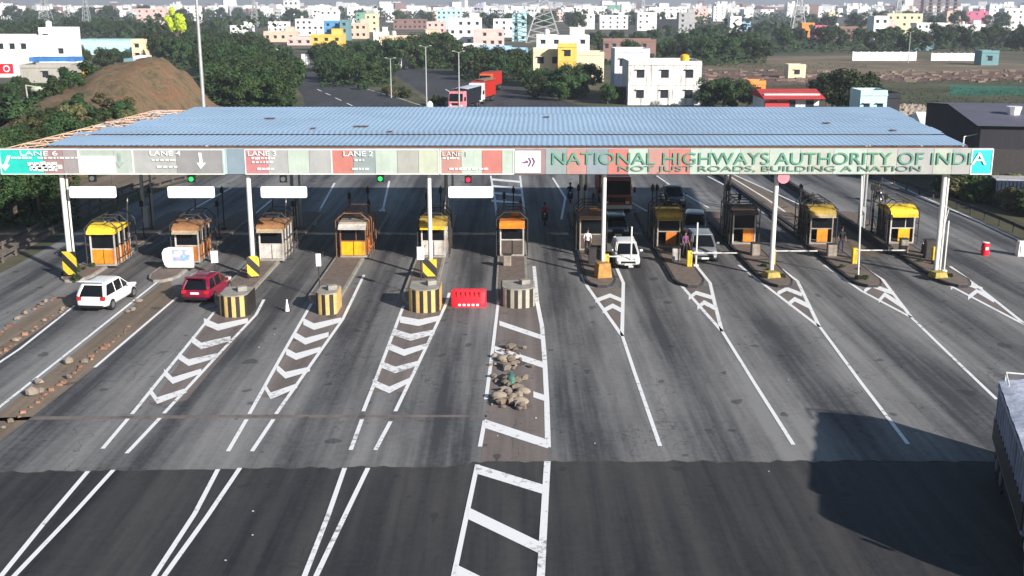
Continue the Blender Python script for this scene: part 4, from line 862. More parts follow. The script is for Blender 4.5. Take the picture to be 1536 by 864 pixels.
# ---------------------------------------------------------------- stones and bricks
mat('stone', (.22, .175, .135), .9, .35, 6, bump=.5, rnd=.3); mat('stone_pale', (.27, .225, .185), .9, .3, 6, rnd=.2); mat('brick_m', (.27, .15, .10), .9, .4, 6, rnd=.35)
rock = []
for k in range(5):
    q = MB(); q.ball((0, 0, .2), .3, .24, .2, 6, 3, jit=.42); rock.append(q.mesh('rock', 'stone'))
rockp = [m.copy() for m in rock[:3]]
for m in rockp: m.materials[0] = MC['stone_pale']
brk = MB().box(0, 0, .11, .42, .26, .22, taper=.85).mesh('brick', 'brick_m')
brk2 = MB().ball((0, 0, .1), .22, .18, .12, 6, 3, jit=.3).mesh('brick', 'brick_m')
def put(me, name, p, s, label, cat, grp, rz=None):
    o = bpy.data.objects.new(name, me); COL.objects.link(o); o.location = (p.x, p.y, .024); o.scale = (s * random.uniform(.8, 1.2), s * random.uniform(.8, 1.2), s * random.uniform(.8, 1.1)); o.rotation_euler = (0, 0, random.uniform(0, 6.3) if rz is None else rz); tag(o, label, cat, grp)
def along(pts, step):
    ps = [P(*p) for p in pts]; out = []
    for a, b in zip(ps, ps[1:]):
        n = max(1, int((b - a).length / step)); out += [a.lerp(b, i / n) for i in range(n)]
    return out
for pts, lab, grp in (([(-20, 518), (0, 504), (37, 473), (88, 445)], 'broken brick in the outer row of the left strip', 'bricks along the outer row'), ([(-20, 548), (0, 532), (57, 491), (108, 457)], 'broken brick in the inner row left of the white hatchback lane', 'bricks along the inner row'),
                      ([(195, 491), (147, 530), (94, 575), (45, 612), (0, 645), (-20, 662)], 'broken brick in the row beside the wide earth strip', 'bricks along the earth strip')):
    for p in along(pts, .5):
        p += Vector((random.uniform(-.12, .12), random.uniform(-.12, .12), 0)); put(random.choice((brk, brk2, rock[0], rockp[1], brk2)), 'brick', p, random.uniform(.55, 1.15) * .6, lab, 'brick', grp)
for x, y, s, lab in ((103, 547, .85, 'large pale rock lying alone on the earth strip'), (57, 577, .9, 'upper pale rock of the cluster low on the earth strip'), (49, 595, 1.0, 'largest pale rock of the cluster low on the earth strip'), (62, 590, .7, 'small pale rock right in the cluster low on the earth strip'), (209, 455, .7, 'pale rock near the top end of the earth strip'), (200, 467, .6, 'flat small rock near the top end of the earth strip'), (192, 470, .6, 'left small rock near the top end of the earth strip')):
    put(random.choice(rockp), 'rock', P(x, y), s, lab, 'rock', 'rocks on the earth strip')
for k in range(80):
    x = random.gauss(764, 12); y = random.choice((548, 590, 610, 575, 600, 535)) + random.gauss(0, 6); put(random.choice(rock + rockp), 'rock', P(x, min(y, 618)), random.choice((.3, .4, .55, .85)), 'rubble rock in the heap on the striped central median', 'rock', 'rubble heap rocks on the central median')
mat('sack', (.33, .27, .21), .9, .3, 5, bump=.4)
for x, y, s, lab in ((748, 600, 1.0, 'brown sack at the left of the rubble heap'), (785, 592, .9, 'pale sack at the right of the rubble heap'), (780, 608, 1.0, 'lowest sack of the rubble heap'), (756, 543, .9, 'upper sack of the rubble heap')):
    p = P(x, y); o = MB().ball((0, 0, .18), .38, .22, .18, 12, 6, jit=.08).build('sack', 'sack', None, (p.x, p.y, .02), smooth=70); o.scale = (s, s, s); o.rotation_euler = (0, 0, random.uniform(-.4, .4)); tag(o, lab, 'sack', 'sacks on the central median')
mat('green_net', (.08, .2, .16), .9, .4, 4)
p = P(766, 575); o = MB().ball((0, 0, .15), .22, .9, .25, 10, 5, jit=.2).build('crumpled_net', 'green_net', None, (p.x, p.y, .02)); tag(o, 'crumpled green cloth lying in the middle of the rubble heap', 'cloth')

# ---------------------------------------------------------------- vegetation
def crown_mesh(name, m, rx, rz, zc, n, leaf, clumps, seed, flat=.0):
    rs = random.Random(seed); q = MB(); cl = []
    for k in range(clumps):
        u = rs.uniform(-1, 1); a = rs.uniform(0, 6.283); rr = rs.uniform(.45, .95)
        s = math.sqrt(1 - u * u); cl.append((rx * rr * s * math.cos(a), rx * rr * s * math.sin(a), zc + rz * rr * u, rx * rs.uniform(.22, .42)))
    for k in range(n):
        c = rs.choice(cl); u = rs.uniform(-1, 1); a = rs.uniform(0, 6.283); s = math.sqrt(1 - u * u); r = c[3] * rs.uniform(.5, 1.08)
        p = Vector((c[0] + r * s * math.cos(a), c[1] + r * s * math.sin(a), c[2] + r * u * .85))
        nn = Vector((s * math.cos(a) + rs.uniform(-.7, .7), s * math.sin(a) + rs.uniform(-.7, .7), u + rs.uniform(-.4, .9))).normalized(); t = nn.orthogonal().normalized(); b = nn.cross(t); an = rs.uniform(0, 6.28)
        t2 = t * math.cos(an) + b * math.sin(an); b2 = -t * math.sin(an) + b * math.cos(an); L = leaf * rs.uniform(.6, 1.4)
        q.add([p - t2 * L, p - b2 * L * .55, p + t2 * L, p + b2 * L * .55], [(0, 1, 2, 3)])
    return q.mesh(name, m)
def trunk_mesh(h, r, seed):
    rs = random.Random(seed); q = MB(); q.tube((0, 0, 0), (rs.uniform(-.2, .2), rs.uniform(-.2, .2), h), r, r * .55, n=7)
    for k in range(5): a = rs.uniform(0, 6.28); z = h * rs.uniform(.6, 1); q.tube((0, 0, z), (1.6 * math.cos(a), 1.6 * math.sin(a), z + rs.uniform(.8, 2)), r * .45, r * .15, n=5)
    return q.mesh('trunk', 'bark')
trees = []; bushes = []
for k in range(6):
    m = 'leaf_dark' if k % 2 == 0 else 'leaf_mid'; trees.append((crown_mesh('crown', m, random.uniform(3.1, 3.8), random.uniform(2.7, 3.4), 3.7, 3600, .25, 22, k), trunk_mesh(2.8, .2, k)))
for k in range(4): bushes.append(crown_mesh('foliage', ['leaf_mid', 'leaf_dark', 'leaf_dry', 'leaf_mid'][k], 1.3, .8, .75, 1300, .13, 10, 50 + k))
big = [(crown_mesh('crown', 'leaf_dark', 3.0, 2.8, 3.9, 8000, .15, 30, 90), trunk_mesh(3.4, .22, 90)), (crown_mesh('crown', 'leaf_mid', 3.0, 2.8, 3.9, 8000, .15, 30, 91), trunk_mesh(3.4, .22, 91))]
def tree(x, y, s, label, grp, protos=trees, kind=None, z=0, sz=1):
    cm, tm = kind if kind else random.choice(protos)
    t = thing('tree', label, 'tree', (x, y, z), random.uniform(0, 6.28), grp); t.scale = (s, s, s * sz)
    for me, nm in ((tm, 'trunk'), (cm, 'crown')): o = bpy.data.objects.new(nm, me); COL.objects.link(o); o.parent = t
    return t
def bush(x, y, s, label, grp, me=None, z=0):
    o = bpy.data.objects.new('bush', me or random.choice(bushes)); COL.objects.link(o); o.location = (x, y, z); o.scale = (s * random.uniform(.8, 1.3), s * random.uniform(.8, 1.3), s * random.uniform(.8, 1.2)); o.rotation_euler = (0, 0, random.uniform(0, 6.28)); tag(o, label, 'bush', grp)
NT = 0
def grove(x0, x1, y0, y1, n, s0, s1, label, grp, protos=trees):
    # x in photo columns at the ground row y
    global NT
    for k in range(n):
        yy = random.uniform(y0, y1); xx = x0 + (x1 - x0) * ((k + random.uniform(0, 1)) / n); p = P(xx, yy); NT += 1
        tree(p.x, p.y, random.uniform(s0, s1), label, grp, protos)
grove(320, 446, 125, 162, 22, .75, 1.05, 'roadside tree in the dense wood left of the outbound road', 'trees of the wood left of the road')
grove(300, 425, 100, 125, 16, .85, 1.15, 'tree in the farther part of the wood left of the outbound road', 'farther trees of the left wood')
grove(210, 400, 78, 100, 18, .9, 1.3, 'tree in the dark belt above the brown mound', 'trees of the dark belt')
grove(-20, 330, 52, 66, 24, 1.1, 1.6, 'tree in the long dark belt behind the white building', 'trees behind the white building')
grove(60, 200, 92, 106, 7, .6, .95, 'tree growing between the houses left of the mound', 'trees between the left houses')
grove(0, 110, 130, 160, 13, .35, .5, 'low tree on the slope left of the mound', 'low trees left of the mound')
grove(480, 590, 116, 131, 12, .75, 1.0, 'tree in the row between the two far roads', 'trees between the far roads')
grove(470, 585, 98, 112, 7, .9, 1.2, 'tree in the second row between the far roads', 'second row trees between the far roads')
grove(590, 690, 96, 104, 9, 1.1, 1.5, 'tree closing the far end of the inbound road', 'trees at the end of the inbound road')
grove(690, 800, 110, 124, 11, .85, 1.05, 'tree beside the inbound road behind the lorries', 'trees behind the lorries')
grove(790, 890, 132, 152, 9, .65, .9, 'tree right of the inbound road below the cream building', 'trees below the cream building')
grove(905, 960, 152, 160, 5, .4, .6, 'small tree at the foot of the stained white building', 'small trees by the stained building')
grove(1060, 1130, 158, 166, 5, .55, .75, 'tree right of the stained white building', 'trees right of the stained building')
grove(1228, 1300, 158, 172, 6, .8, 1.1, 'tree in the tall clump behind the right end of the roof', 'tall clump behind the roof')
grove(890, 1150, 66, 96, 22, .8, 1.2, 'tree in the green thicket beyond the stained building', 'trees of the green thicket')
grove(1000, 1290, 50, 78, 20, .9, 1.3, 'tree in the dark green belt beyond the field', 'trees of the belt beyond the field')
grove(1290, 1560, 66, 78, 20, .9, 1.5, 'tree behind the long white compound wall', 'trees behind the compound wall')
grove(-60, 70, 300, 345, 9, .7, .95, 'dark tree on the left verge beside the old crash barrier', 'dark trees on the left verge', big)
grove(-40, 110, 262, 300, 6, .7, .9, 'tree at the foot of the brown ridge on the left', 'trees at the foot of the ridge', big)
grove(640, 1000, 34, 48, 20, 1.5, 2.0, 'tree among the far town houses', 'trees among the far houses')
grove(0, 640, 26, 40, 20, 1.8, 2.6, 'large tree in the hazy far belt on the left', 'trees of the hazy belt')
grove(1180, 1536, 34, 52, 14, 1.4, 2.0, 'tree between the coloured far houses on the right', 'trees among the coloured houses')
# undergrowth that fills the woods between the trunks
q = MB(); ru = random.Random(31)
for (x0, x1, y0, y1, n, s_) in ((300, 444, 112, 162, 5200, 1.6), (205, 400, 80, 104, 2600, 2.2), (480, 592, 104, 131, 1800, 1.5), (-20, 330, 54, 66, 2600, 3.0), (690, 800, 112, 124, 900, 1.5), (590, 690, 97, 104, 900, 2.0), (890, 1150, 62, 98, 3600, 2.4), (1000, 1290, 50, 80, 2600, 2.8), (1290, 1560, 64, 78, 1800, 2.4), (-60, 120, 262, 345, 3000, .9), (0, 110, 128, 170, 1500, 1.1), (1090, 1300, 128, 150, 1500, .6), (1300, 1560, 134, 160, 2600, .6), (1310, 1560, 120, 127, 700, .7), (1060, 1300, 98, 104, 700, .7), (880, 1150, 96, 103, 500, .9)):
    for k in range(n):
        p = P(ru.uniform(x0, x1), ru.uniform(y0, y1)); p.z = ru.uniform(.1, s_ * 1.1) * (.5 + .5 * math.sin(p.x * .35) * math.cos(p.y * .13)) + .15
        a = ru.uniform(0, 6.28); L = .28 * s_ * ru.uniform(.5, 1.2); t = Vector((math.cos(a), math.sin(a), ru.uniform(-.6, .6))) * L; b = Vector((-math.sin(a), math.cos(a), ru.uniform(-.5, .9))) * L * .6
        q.add([p - t, p - b, p + t, p + b], [(0, 1, 2, 3)])
o = q.build('undergrowth', 'leaf_mid'); tag(o, 'dark undergrowth filling the woods below the tree crowns', 'undergrowth', None, 'stuff')
p = P(262, 80); lime = crown_mesh('crown', 'leaf_lime', 2.8, 2.0, 4.6, 2600, .24, 14, 7)
dl = 430; tree(X(264, dl, 8), dl, 1.5, 'bright yellow green tree standing out of the dark belt', None, kind=(lime, trees[0][1]), sz=1.5)
for k in range(60):   # right verge scrub
    xx = random.uniform(1424, 1560); yy = random.uniform(266, 300) + max(0, xx - 1470) * .35; p = P(xx, yy); bush(p.x, p.y, random.uniform(.7, 1.3), 'scrub bush on the right verge under the signboard end', 'scrub on the right verge', bushes[random.choice((0, 2, 3))])
for k in range(16):
    p = P(random.uniform(1300, 1450), random.uniform(240, 268)); bush(p.x, p.y, random.uniform(.8, 1.4), 'scrub bush behind the right crash barrier', 'scrub behind the right barrier')
for k in range(14):
    p = P(random.uniform(540, 690), 0); t_ = random.random(); p = P(545 + 120 * t_, 131 + 28 * t_ + random.uniform(-2, 4)); bush(p.x, p.y, random.uniform(.6, 1.1), 'low bush on the grassy median between the far roads', 'bushes on the far median')
for k in range(10):
    p = P(80 + k * 9 + random.uniform(-5, 5), 462 - k * 3); bush(IX[0] + random.uniform(-.8, .6), 65.5 + k * .4, random.uniform(.12, .28), 'low weed on the leftmost island nose', 'weeds on the leftmost island', bushes[0], .165)
for i in (8, 10, 9):
    for k in range(4): bush(IX[i] + random.uniform(-.6, .6), 65.6 + random.uniform(0, 6), random.uniform(.12, .25), 'low weed on the ' + {8: 'island right of the silver car', 9: 'island second from the right', 10: 'rightmost island'}[i], 'weeds on island %s' % {8: 'middle', 9: 'second', 10: 'rightmost'}[i], bushes[3], .165)

# ---------------------------------------------------------------- brown mound / ridge
def mound():
    n, m = 70, 60; vs = []; x0, x1, y0, y1 = -95, -28, 96, 215; rs = random.Random(4)
    ph = [(rs.uniform(.15, 1.5), rs.uniform(.15, 1.5), rs.uniform(0, 6)) for _ in range(10)]
    for j in range(m + 1):
        for i in range(n + 1):
            x = x0 + (x1 - x0) * i / n; y = y0 + (y1 - y0) * j / m
            cy_ = max(110, min(172, y)); tt = (cy_ - 110) / 62; cx_ = -49.5 - 5.5 * tt; hh = 3.2 + 5.4 * tt; wd = 6.0 + 3.2 * tt; wr = 4.2 + 1.0 * tt
            dd = math.hypot((x - cx_) / (wd if x < cx_ else wr), (y - cy_) / 9.5); z = hh * max(0, math.cos(min(1, dd / 1.9) * math.pi / 2)) ** 1.15
            z += (.17 * sum(math.sin(a * x + b * y + c) for a, b, c in ph)) * min(1, z * .6)
            vs.append((x, y, z - .05))
    q = MB().add(vs, [(j * (n + 1) + i, j * (n + 1) + i + 1, (j + 1) * (n + 1) + i + 1, (j + 1) * (n + 1) + i) for j in range(m) for i in range(n)])
    mm = bpy.data.materials.new('mound_earth'); mm.use_nodes = True; nn = mm.node_tree; b = nn.nodes['Principled BSDF']; g_ = nn.nodes.new('ShaderNodeNewGeometry')
    t = nn.nodes.new('ShaderNodeTexNoise'); t.inputs['Scale'].default_value = .3; t.inputs['Detail'].default_value = 10; t.inputs['Roughness'].default_value = .75; bq = nn.nodes.new('ShaderNodeBump'); bq.inputs['Distance'].default_value = 1.6; nn.links.new(t.outputs[0], bq.inputs['Height']); nn.links.new(bq.outputs[0], b.inputs['Normal']); nn.links.new(g_.outputs['Position'], t.inputs['Vector'])
    r = nn.nodes.new('ShaderNodeValToRGB'); e = r.color_ramp.elements; e[0].position = .38; e[0].color = (.11, .10, .045, 1); e[1].position = .62; e[1].color = (.30, .145, .075, 1); k = e.new(.5); k.color = (.25, .17, .09, 1)
    nn.links.new(t.outputs[0], r.inputs[0]); nn.links.new(r.outputs[0], b.inputs['Base Color']); b.inputs['Roughness'].default_value = .95; MC['mound_earth'] = mm
    return struct(q, 'earth_mound', 'mound_earth', smooth=80)
mo = mound()
def mz(x, y):
    cy_ = max(110, min(172, y)); tt = (cy_ - 110) / 62; cx_ = -49.5 - 5.5 * tt; hh = 3.2 + 5.4 * tt; wd = 6.0 + 3.2 * tt; wr = 4.2 + 1.0 * tt
    dd = math.hypot((x - cx_) / (wd if x < cx_ else wr), (y - cy_) / 9.5); return hh * max(0, math.cos(min(1, dd / 1.9) * math.pi / 2)) ** 1.15
for k in range(46):
    y = random.uniform(104, 142); x = -46.5 + random.uniform(-3.5, 3.5); bush(x, y, random.uniform(.7, 1.3), 'bush on the near flank of the brown ridge', 'bushes on the near flank of the ridge', random.choice(bushes), mz(x, y) - .2)
for k in range(40):
    y = random.uniform(105, 165); x = -58 + random.uniform(-9, 3) - (y - 105) * .1; bush(x, y, random.uniform(.9, 1.8), 'bush on the far flank of the brown ridge', 'bushes on the far flank of the ridge', random.choice(bushes[:2]), mz(x, y) - .2)

# ---------------------------------------------------------------- buildings
BC = {'w': (.88, .87, .86), 'cream': (.78, .68, .45), 'yellow': (.80, .52, .12), 'orange': (.80, .30, .08), 'pink': (.74, .52, .48), 'salmon': (.76, .54, .42), 'blue': (.10, .33, .60), 'cyan': (.50, .75, .78), 'teal': (.16, .30, .33), 'brown': (.26, .16, .14), 'grey': (.42, .42, .42), 'violet': (.66, .66, .78), 'magenta': (.6, .15, .25), 'red': (.55, .05, .05), 'stone': (.42, .40, .36), 'green': (.2, .42, .3), 'dark': (.03, .03, .038), 'lblue': (.35, .55, .8), 'peach': (.82, .60, .42)}
for k, c in BC.items(): mat('wall_' + k, c, .85, .12, .25, dirt=.22 if k not in ('w', 'cream') else .12)
mat('wall_stained', (.78, .76, .72), .85, .2, .4, dirt=.75)
mat('roof_grey', (.33, .33, .33), .9, .3, .3); mat('tank_yellow', (.85, .45, .03), .5); mat('tank_white', (.8, .8, .8), .5); mat('tank_black', (.03, .03, .03), .5)
def bld(x0, x1, yt, yb, c, label, dep=9, floors=None, wins=None, tank=None, head=True, rz=0, wall=None, grp=None, name='house', parapet=True, roof='roof_grey', d=None):
    d = d or gy(yb); w = X(x1, d) - X(x0, d); xc = (X(x0, d, 5) + X(x1, d, 5)) / 2; h = max(2.5, Z(yt, d)); m = wall or 'wall_' + c
    t = thing(name, label, 'building', (xc, d, 0), rz, grp)
    q = MB().box(0, dep / 2, h / 2, w, dep, h)
    if parapet:
        for s in (-1, 1): q.box(s * (w / 2 - .08), dep / 2, h + .3, .16, dep, .6)
        q.box(0, .08, h + .3, w - .34, .16, .6).box(0, dep - .08, h + .3, w - .34, .16, .6)
    q.build('wall', m, t); MB().box(0, dep / 2, h + .02, w - .36, dep - .36, .04).build('roof', roof, t)
    fl = floors or max(1, round(h / 3.3)); nw = wins if wins is not None else max(1, int(w / 3.0))
    for f in range(fl):
        z = (f + .55) * h / fl
        for k in range(nw):
            x = -w / 2 + w * (k + .5) / nw
            if random.random() < .14: continue
            o = MB().box(x, -.01, z, min(1.3, w / nw * .45), .06, min(1.3, h / fl * .42)).build('window', 'window_dark', t)
            MB().box(x, -.22, z + min(1.3, h / fl * .42) / 2 + .12, min(1.3, w / nw * .45) + .3, .45, .08).build('sunshade', m, o)
    q = MB().box(0, -.05, h - .05, w + .1, .2, .14)
    for f in range(1, fl): q.box(0, -.03, f * h / fl, w + .04, .12, .1)
    q.build('ledge', m, t)
    if head: 
        hw = min(w * .35, 4); MB().box(w * .28, dep * .6, h + 1.25, hw, 3, 2.5).box(w * .28, dep * .6, h + 2.55, hw + .4, 3.4, .12).build('stair_head', m, t)
    if tank: MB().tube((-w * .3, dep * .35, h + .3), (-w * .3, dep * .35, h + 1.9), .75, n=12).tube((-w * .3, dep * .35, h + 1.9), (-w * .3, dep * .35, h + 2.2), .75, .25, n=12).box(-w * .3, dep * .35, h + .17, 1.5, 1.5, .3).build('water_tank', 'tank_' + tank, t, smooth=40)
    return t
bld(-40, 62, 57, 112, 'w', 'large white flat roofed building with dark windows at the far left', 14, 2, 6, head=False)
bld(61, 102, 45, 110, 'w', 'white stair tower building with a round tank beside the large white building', 9, 3, 2, tank='white', head=False)
t = bld(28, 104, 101, 124, 'stone', 'low grey stone house with blue sheeting on its roof', 9, 1, 3, head=False); mat('blue_tarp', (.05, .2, .5), .6, .3, 1, bump=.5)
MB().box(1.5, 3.0, 4.9, 10, 5, .9).build('tarpaulin', 'blue_tarp', t)
t = bld(-14, 28, 97, 116, 'w', 'small white shop with a red ringed emblem at the left edge', 5, 1, 0, head=False)
MB().box(0, -.1, 2.0, 3.4, .1, 2.2).build('shop_sign', 'red_plastic', t); MB().tube((.2, -.2, 2), (.2, -.26, 2), .8, n=18).build('emblem_disc', 'panel_white', t); MB().tube((.2, -.28, 2), (.2, -.3, 2), .5, n=18).build('emblem_ring', 'red_plastic', t)
bld(105, 200, 60, 82, 'cyan', 'long shed with a pale blue roof behind the left trees', 16, 1, 0, head=False, roof='wall_cyan', parapet=False)
bld(197, 213, 62, 90, 'cream', 'narrow beige building at the end of the pale blue shed', 8, 2, 1, head=False)
bld(200, 219, 88, 104, 'violet', 'small pale blue white cabin behind the brown mound', 4, 1, 1, head=False, d=250)
bld(185, 200, 92, 104, 'teal', 'small blue cabin left of the pale cabin behind the mound', 4, 1, 1, head=False, d=262)
t = thing('water_tank', 'yellow water tank beside the stone house roof', 'water tank', (X(132, 215), 215, 0)); MB().tube((0, 0, 3.2), (0, 0, 4.8), .8, n=12).build('tank', 'tank_yellow', t, smooth=40); MB().box(0, 0, 1.6, 1.2, 1.2, 3.2).build('stand', 'wall_stone', t)
L_ = [(395, 442, 49, 63, 'salmon', 'long low salmon house left of the orange building', 1), (402, 431, 34, 48, 'w', 'white house above the long low salmon house', 0), (443, 486, 30, 54, 'w', 'wide white block left of the blue building', 1), (480, 507, 16, 46, 'w', 'tall white block above the blue building', 1), (486, 511, 33, 60, 'blue', 'bright blue building beside the tall white block', 0), (510, 523, 32, 61, 'teal', 'narrow teal building attached to the blue one', 0),
      (466, 513, 54, 76, 'yellow', 'orange yellow house below the blue building', 1), (430, 468, 58, 68, 'pink', 'low pink house left of the orange yellow house', 0), (523, 550, 36, 58, 'salmon', 'salmon house right of the teal building', 1), (534, 562, 20, 40, 'green', 'pale green topped building behind the salmon house', 0), (548, 566, 22, 48, 'cream', 'narrow cream house right of the green topped building', 0),
      (570, 668, 57, 86, 'peach', 'long cream and peach building above the end of the inbound road', 1), (560, 580, 50, 66, 'w', 'small white house left of the long peach building', 1), (655, 692, 16, 44, 'cyan', 'pale cyan tower block behind the plain white block', 0), (673, 722, 29, 68, 'w', 'tall plain white block in the middle of the town', 1), (710, 756, 46, 70, 'pink', 'pink house right of the tall plain white block', 0), (740, 772, 30, 56, 'w', 'white house above the pink house', 0),
      (668, 727, 69, 84, 'w', 'long low white shed below the tall plain white block', 0), (722, 768, 73, 90, 'lblue', 'blue roofed low shed behind the lorries', 0), (757, 792, 76, 92, 'lblue', 'second pale blue shed right of the blue roofed shed', 0), (590, 640, 30, 44, 'brown', 'brown house in the middle town', 0), (640, 668, 34, 50, 'pink', 'small pink house left of the cyan tower', 0)]
for x0, x1, yt, yb, c, lab, tk in L_: bld(x0, x1, yt, yb, c, lab, 10, tank='white' if tk else None, head=tk == 1)
bld(805, 884, 56, 100, 'w', 'white upper block behind the cream building', 9, 3, 4, tank='white'); bld(800, 866, 78, 116, 'cream', 'cream building left half with an orange yellow bay', 8, 2, 3, head=False, d=230)
bld(837, 865, 70, 116, 'yellow', 'orange yellow bay of the cream building', 3, 3, 1, head=False, d=226); bld(864, 906, 82, 122, 'cream', 'bright cream block at the right of the yellow bay', 8, 2, 0, head=False)
bld(905, 984, 62, 92, 'brown', 'long brown building with a row of small windows', 10, 2, 7, head=False); bld(922, 974, 78, 138, 'violet', 'pale violet white house behind the stained house', 8, 2, 2, head=False, d=206)
bld(943, 1052, 97, 152, 'w', 'water stained white house with a yellow tank beside the road', 11, 2, 3, head=False, wall='wall_stained', d=190)
t = thing('water_tank', 'yellow water tank on the roof of the stained white house', 'water tank', (X(1026, 195, 8), 194, Z(96, 190) + .03)); MB().tube((0, 0, 0), (0, 0, 1.2), .75, n=14).tube((0, 0, 1.2), (0, 0, 1.45), .75, .2, n=14).build('tank', 'tank_yellow', t, smooth=40)
t = bld(1148, 1230, 141, 166, 'w', 'small white building with a wide red sloping roof', 8, 1, 3, head=False, parapet=False, d=168); MB().xprism([(-1.6, 2.9), (-1.6, 3.0), (4, 4.0), (9, 3.0), (9, 2.9)], -4.5, 4.6).build('roof', 'wall_red', t)
MB().box(-2.2, -.3, 1.4, 3.6, .2, 2.2).build('red_shopfront', 'wall_red', t)
bld(1126, 1150, 128, 142, 'orange', 'small orange hut left of the red roofed building', 4, 1, 1, head=False, d=205)
bld(1184, 1210, 106, 118, 'cream', 'small tan hut in the brick field', 4, 1, 1, head=False, d=262)
bld(1292, 1332, 142, 170, 'cyan', 'pale blue white kiosk behind the right end of the roof', 5, 1, 2, head=False, d=158); bld(1328, 1352, 146, 172, 'dark', 'dark shed beside the pale blue kiosk', 5, 1, 0, head=False, d=160)
t = thing('pale_shed', 'low shed with a white pitched roof near the big dark warehouse', 'building', (X(1410, 132), 132, 0), R(-8)); MB().box(0, 3, 1.4, 4.4, 6, 2.8).build('wall', 'wall_grey', t); MB().xprism([(-.4, 2.8), (3, 3.9), (6.4, 2.8), (6.4, 2.7), (-.4, 2.7)], -2.5, 2.5).build('roof', 'wall_w', t)
# dark warehouse
d0 = 99; t = thing('warehouse', 'big dark warehouse with a grey roof at the right edge', 'building', (X(1470, d0, 5), d0, 0), R(-9))
h1 = Z(188, d0)
MB().add([(0, 0, 0), (45, 0, 0), (45, 24, 0), (0, 24, 0), (0, 0, h1), (45, 0, h1), (45, 24, h1), (0, 24, h1), (-.0, 12, h1 + .75), (45, 12, h1 + .75)], [(0, 1, 5, 4), (1, 2, 6, 9, 5), (2, 3, 7, 6), (3, 0, 4, 8, 7)]).build('wall', 'wall_dark', t)
mat('roof_slate', (.12, .115, .15), .6, .15, .5); MB().add([(-.4, -.5, h1), (45.4, -.5, h1), (45.4, 12, h1 + .87), (-.4, 12, h1 + .87), (-.4, 24.5, h1), (45.4, 24.5, h1)], [(0, 1, 2, 3), (3, 2, 5, 4)]).build('roof', 'roof_slate', t)
MB().tube((4.2, 6, h1 + .3), (4.2, 6, h1 + 1.2), .5, .7, n=10).build('roof_vent', 'tank_white', t); MB().box(3, -.1, 2, 4, .12, 4).build('door', 'dark_steel', t)
t = thing('blue_container', 'dark blue container on the right verge below the warehouse', 'container', (X(1520, 93), 93, 0), R(-10)); q = MB().box(0, 0, 1.1, 3.6, 2.2, 2.2)
for k in range(12): q.box(-1.6 + k * .3, -1.12, 1.1, .1, .06, 2.0)
mat('cont_blue', (.015, .028, .06), .6, .3); q.build('body', 'cont_blue', t); MB().box(0, 0, 2.25, 3.7, 2.3, .1).build('roof', 'wall_grey', t)
for a, b, yt, lab in ((1279, 1373, 78, 'long white compound wall beyond the field, left section'), (1397, 1475, 80, 'white compound wall beyond the field, right section')):
    d = gy(91); o = MB().box((X(a, d) + X(b, d)) / 2, 0, Z(yt, d) / 2, X(b, d) - X(a, d), .3, Z(yt, d)); 
    for k in range(9): xx = X(a, d) + (X(b, d) - X(a, d)) * k / 8; o.box(xx, -.02, Z(yt, d) / 2 + .08, .4, .4, Z(yt, d) + .16)
    o = o.build('compound_wall', 'wall_w', None, (0, d, 0)); tag(o, lab, 'wall')
bld(1474, 1500, 79, 98, 'teal', 'small grey green cabin at the end of the compound wall', 5, 1, 1, head=False)
bld(1365, 1402, 66, 76, 'teal', 'pale teal roofed shed behind the gap in the compound wall', 6, 1, 1, head=False)
Rr = [(1203, 1222, 36, 56, 'orange', 'bright orange house left of the pink one'), (1223, 1246, 40, 58, 'magenta', 'pink house right of the bright orange house'), (1247, 1300, 42, 62, 'brown', 'brown wide house on the right of the pink one'), (1310, 1332, 26, 66, 'w', 'tall narrow white house left of the pale yellow block'), (1330, 1383, 22, 52, 'cream', 'pale yellow stepped block in the right town'), (1318, 1345, 38, 58, 'pink', 'pink white house below the pale yellow block'), (1375, 1425, 36, 54, 'w', 'wide white house with brown strips'), (1420, 1442, 18, 40, 'salmon', 'salmon flats right of the pale yellow block'), (1448, 1482, 18, 38, 'magenta', 'deep pink building near the right edge'), (1483, 1500, 8, 36, 'w', 'white tower with a round top near the right edge'), (1505, 1545, 14, 46, 'w', 'wide white building at the right edge'), (1440, 1478, 38, 54, 'w', 'white low house below the deep pink building'),
      (868, 892, 22, 44, 'w', 'white house with two floors above the brown building'), (875, 910, 10, 30, 'w', 'white block left of the green fronted block'), (907, 930, 8, 26, 'green', 'green fronted white block'), (932, 946, 8, 34, 'w', 'narrow white tower right of the green fronted block'), (900, 942, 24, 44, 'w', 'wide white house below the green fronted block'), (956, 985, 20, 46, 'w', 'white block left of the long white hall'), (973, 1030, 12, 34, 'w', 'long white hall on the far rise'), (1018, 1042, 20, 50, 'grey', 'plain grey slab of flats'), (984, 1020, 30, 44, 'dark', 'long dark shed below the white hall'), (1040, 1062, 13, 34, 'pink', 'pinkish white flats right of the grey slab'), (1070, 1088, 10, 32, 'w', 'slim white flats right of the pinkish flats'), (1095, 1112, 26, 50, 'w', 'white hut like house left of the small blue house'), (1112, 1126, 34, 48, 'lblue', 'small light blue house beyond the field'),
      (768, 790, 22, 62, 'cyan', 'pale cyan white block left of the pylon'), (0, 16, 6, 30, 'w', 'white block at the top left corner'), (345, 376, 40, 56, 'w', 'white shed in the trees above the lamp mast'), (205, 248, 14, 40, 'pink', 'pinkish white flats above the dark belt'), (278, 300, 10, 36, 'w', 'white flats left of the tall mast')]
for x0, x1, yt, yb, c, lab in Rr: bld(x0, x1, yt, yb, c, lab, 9, head=random.random() < .5, tank=random.choice((None, 'white', 'black')), wins=max(1, int((x1 - x0) / 9)))
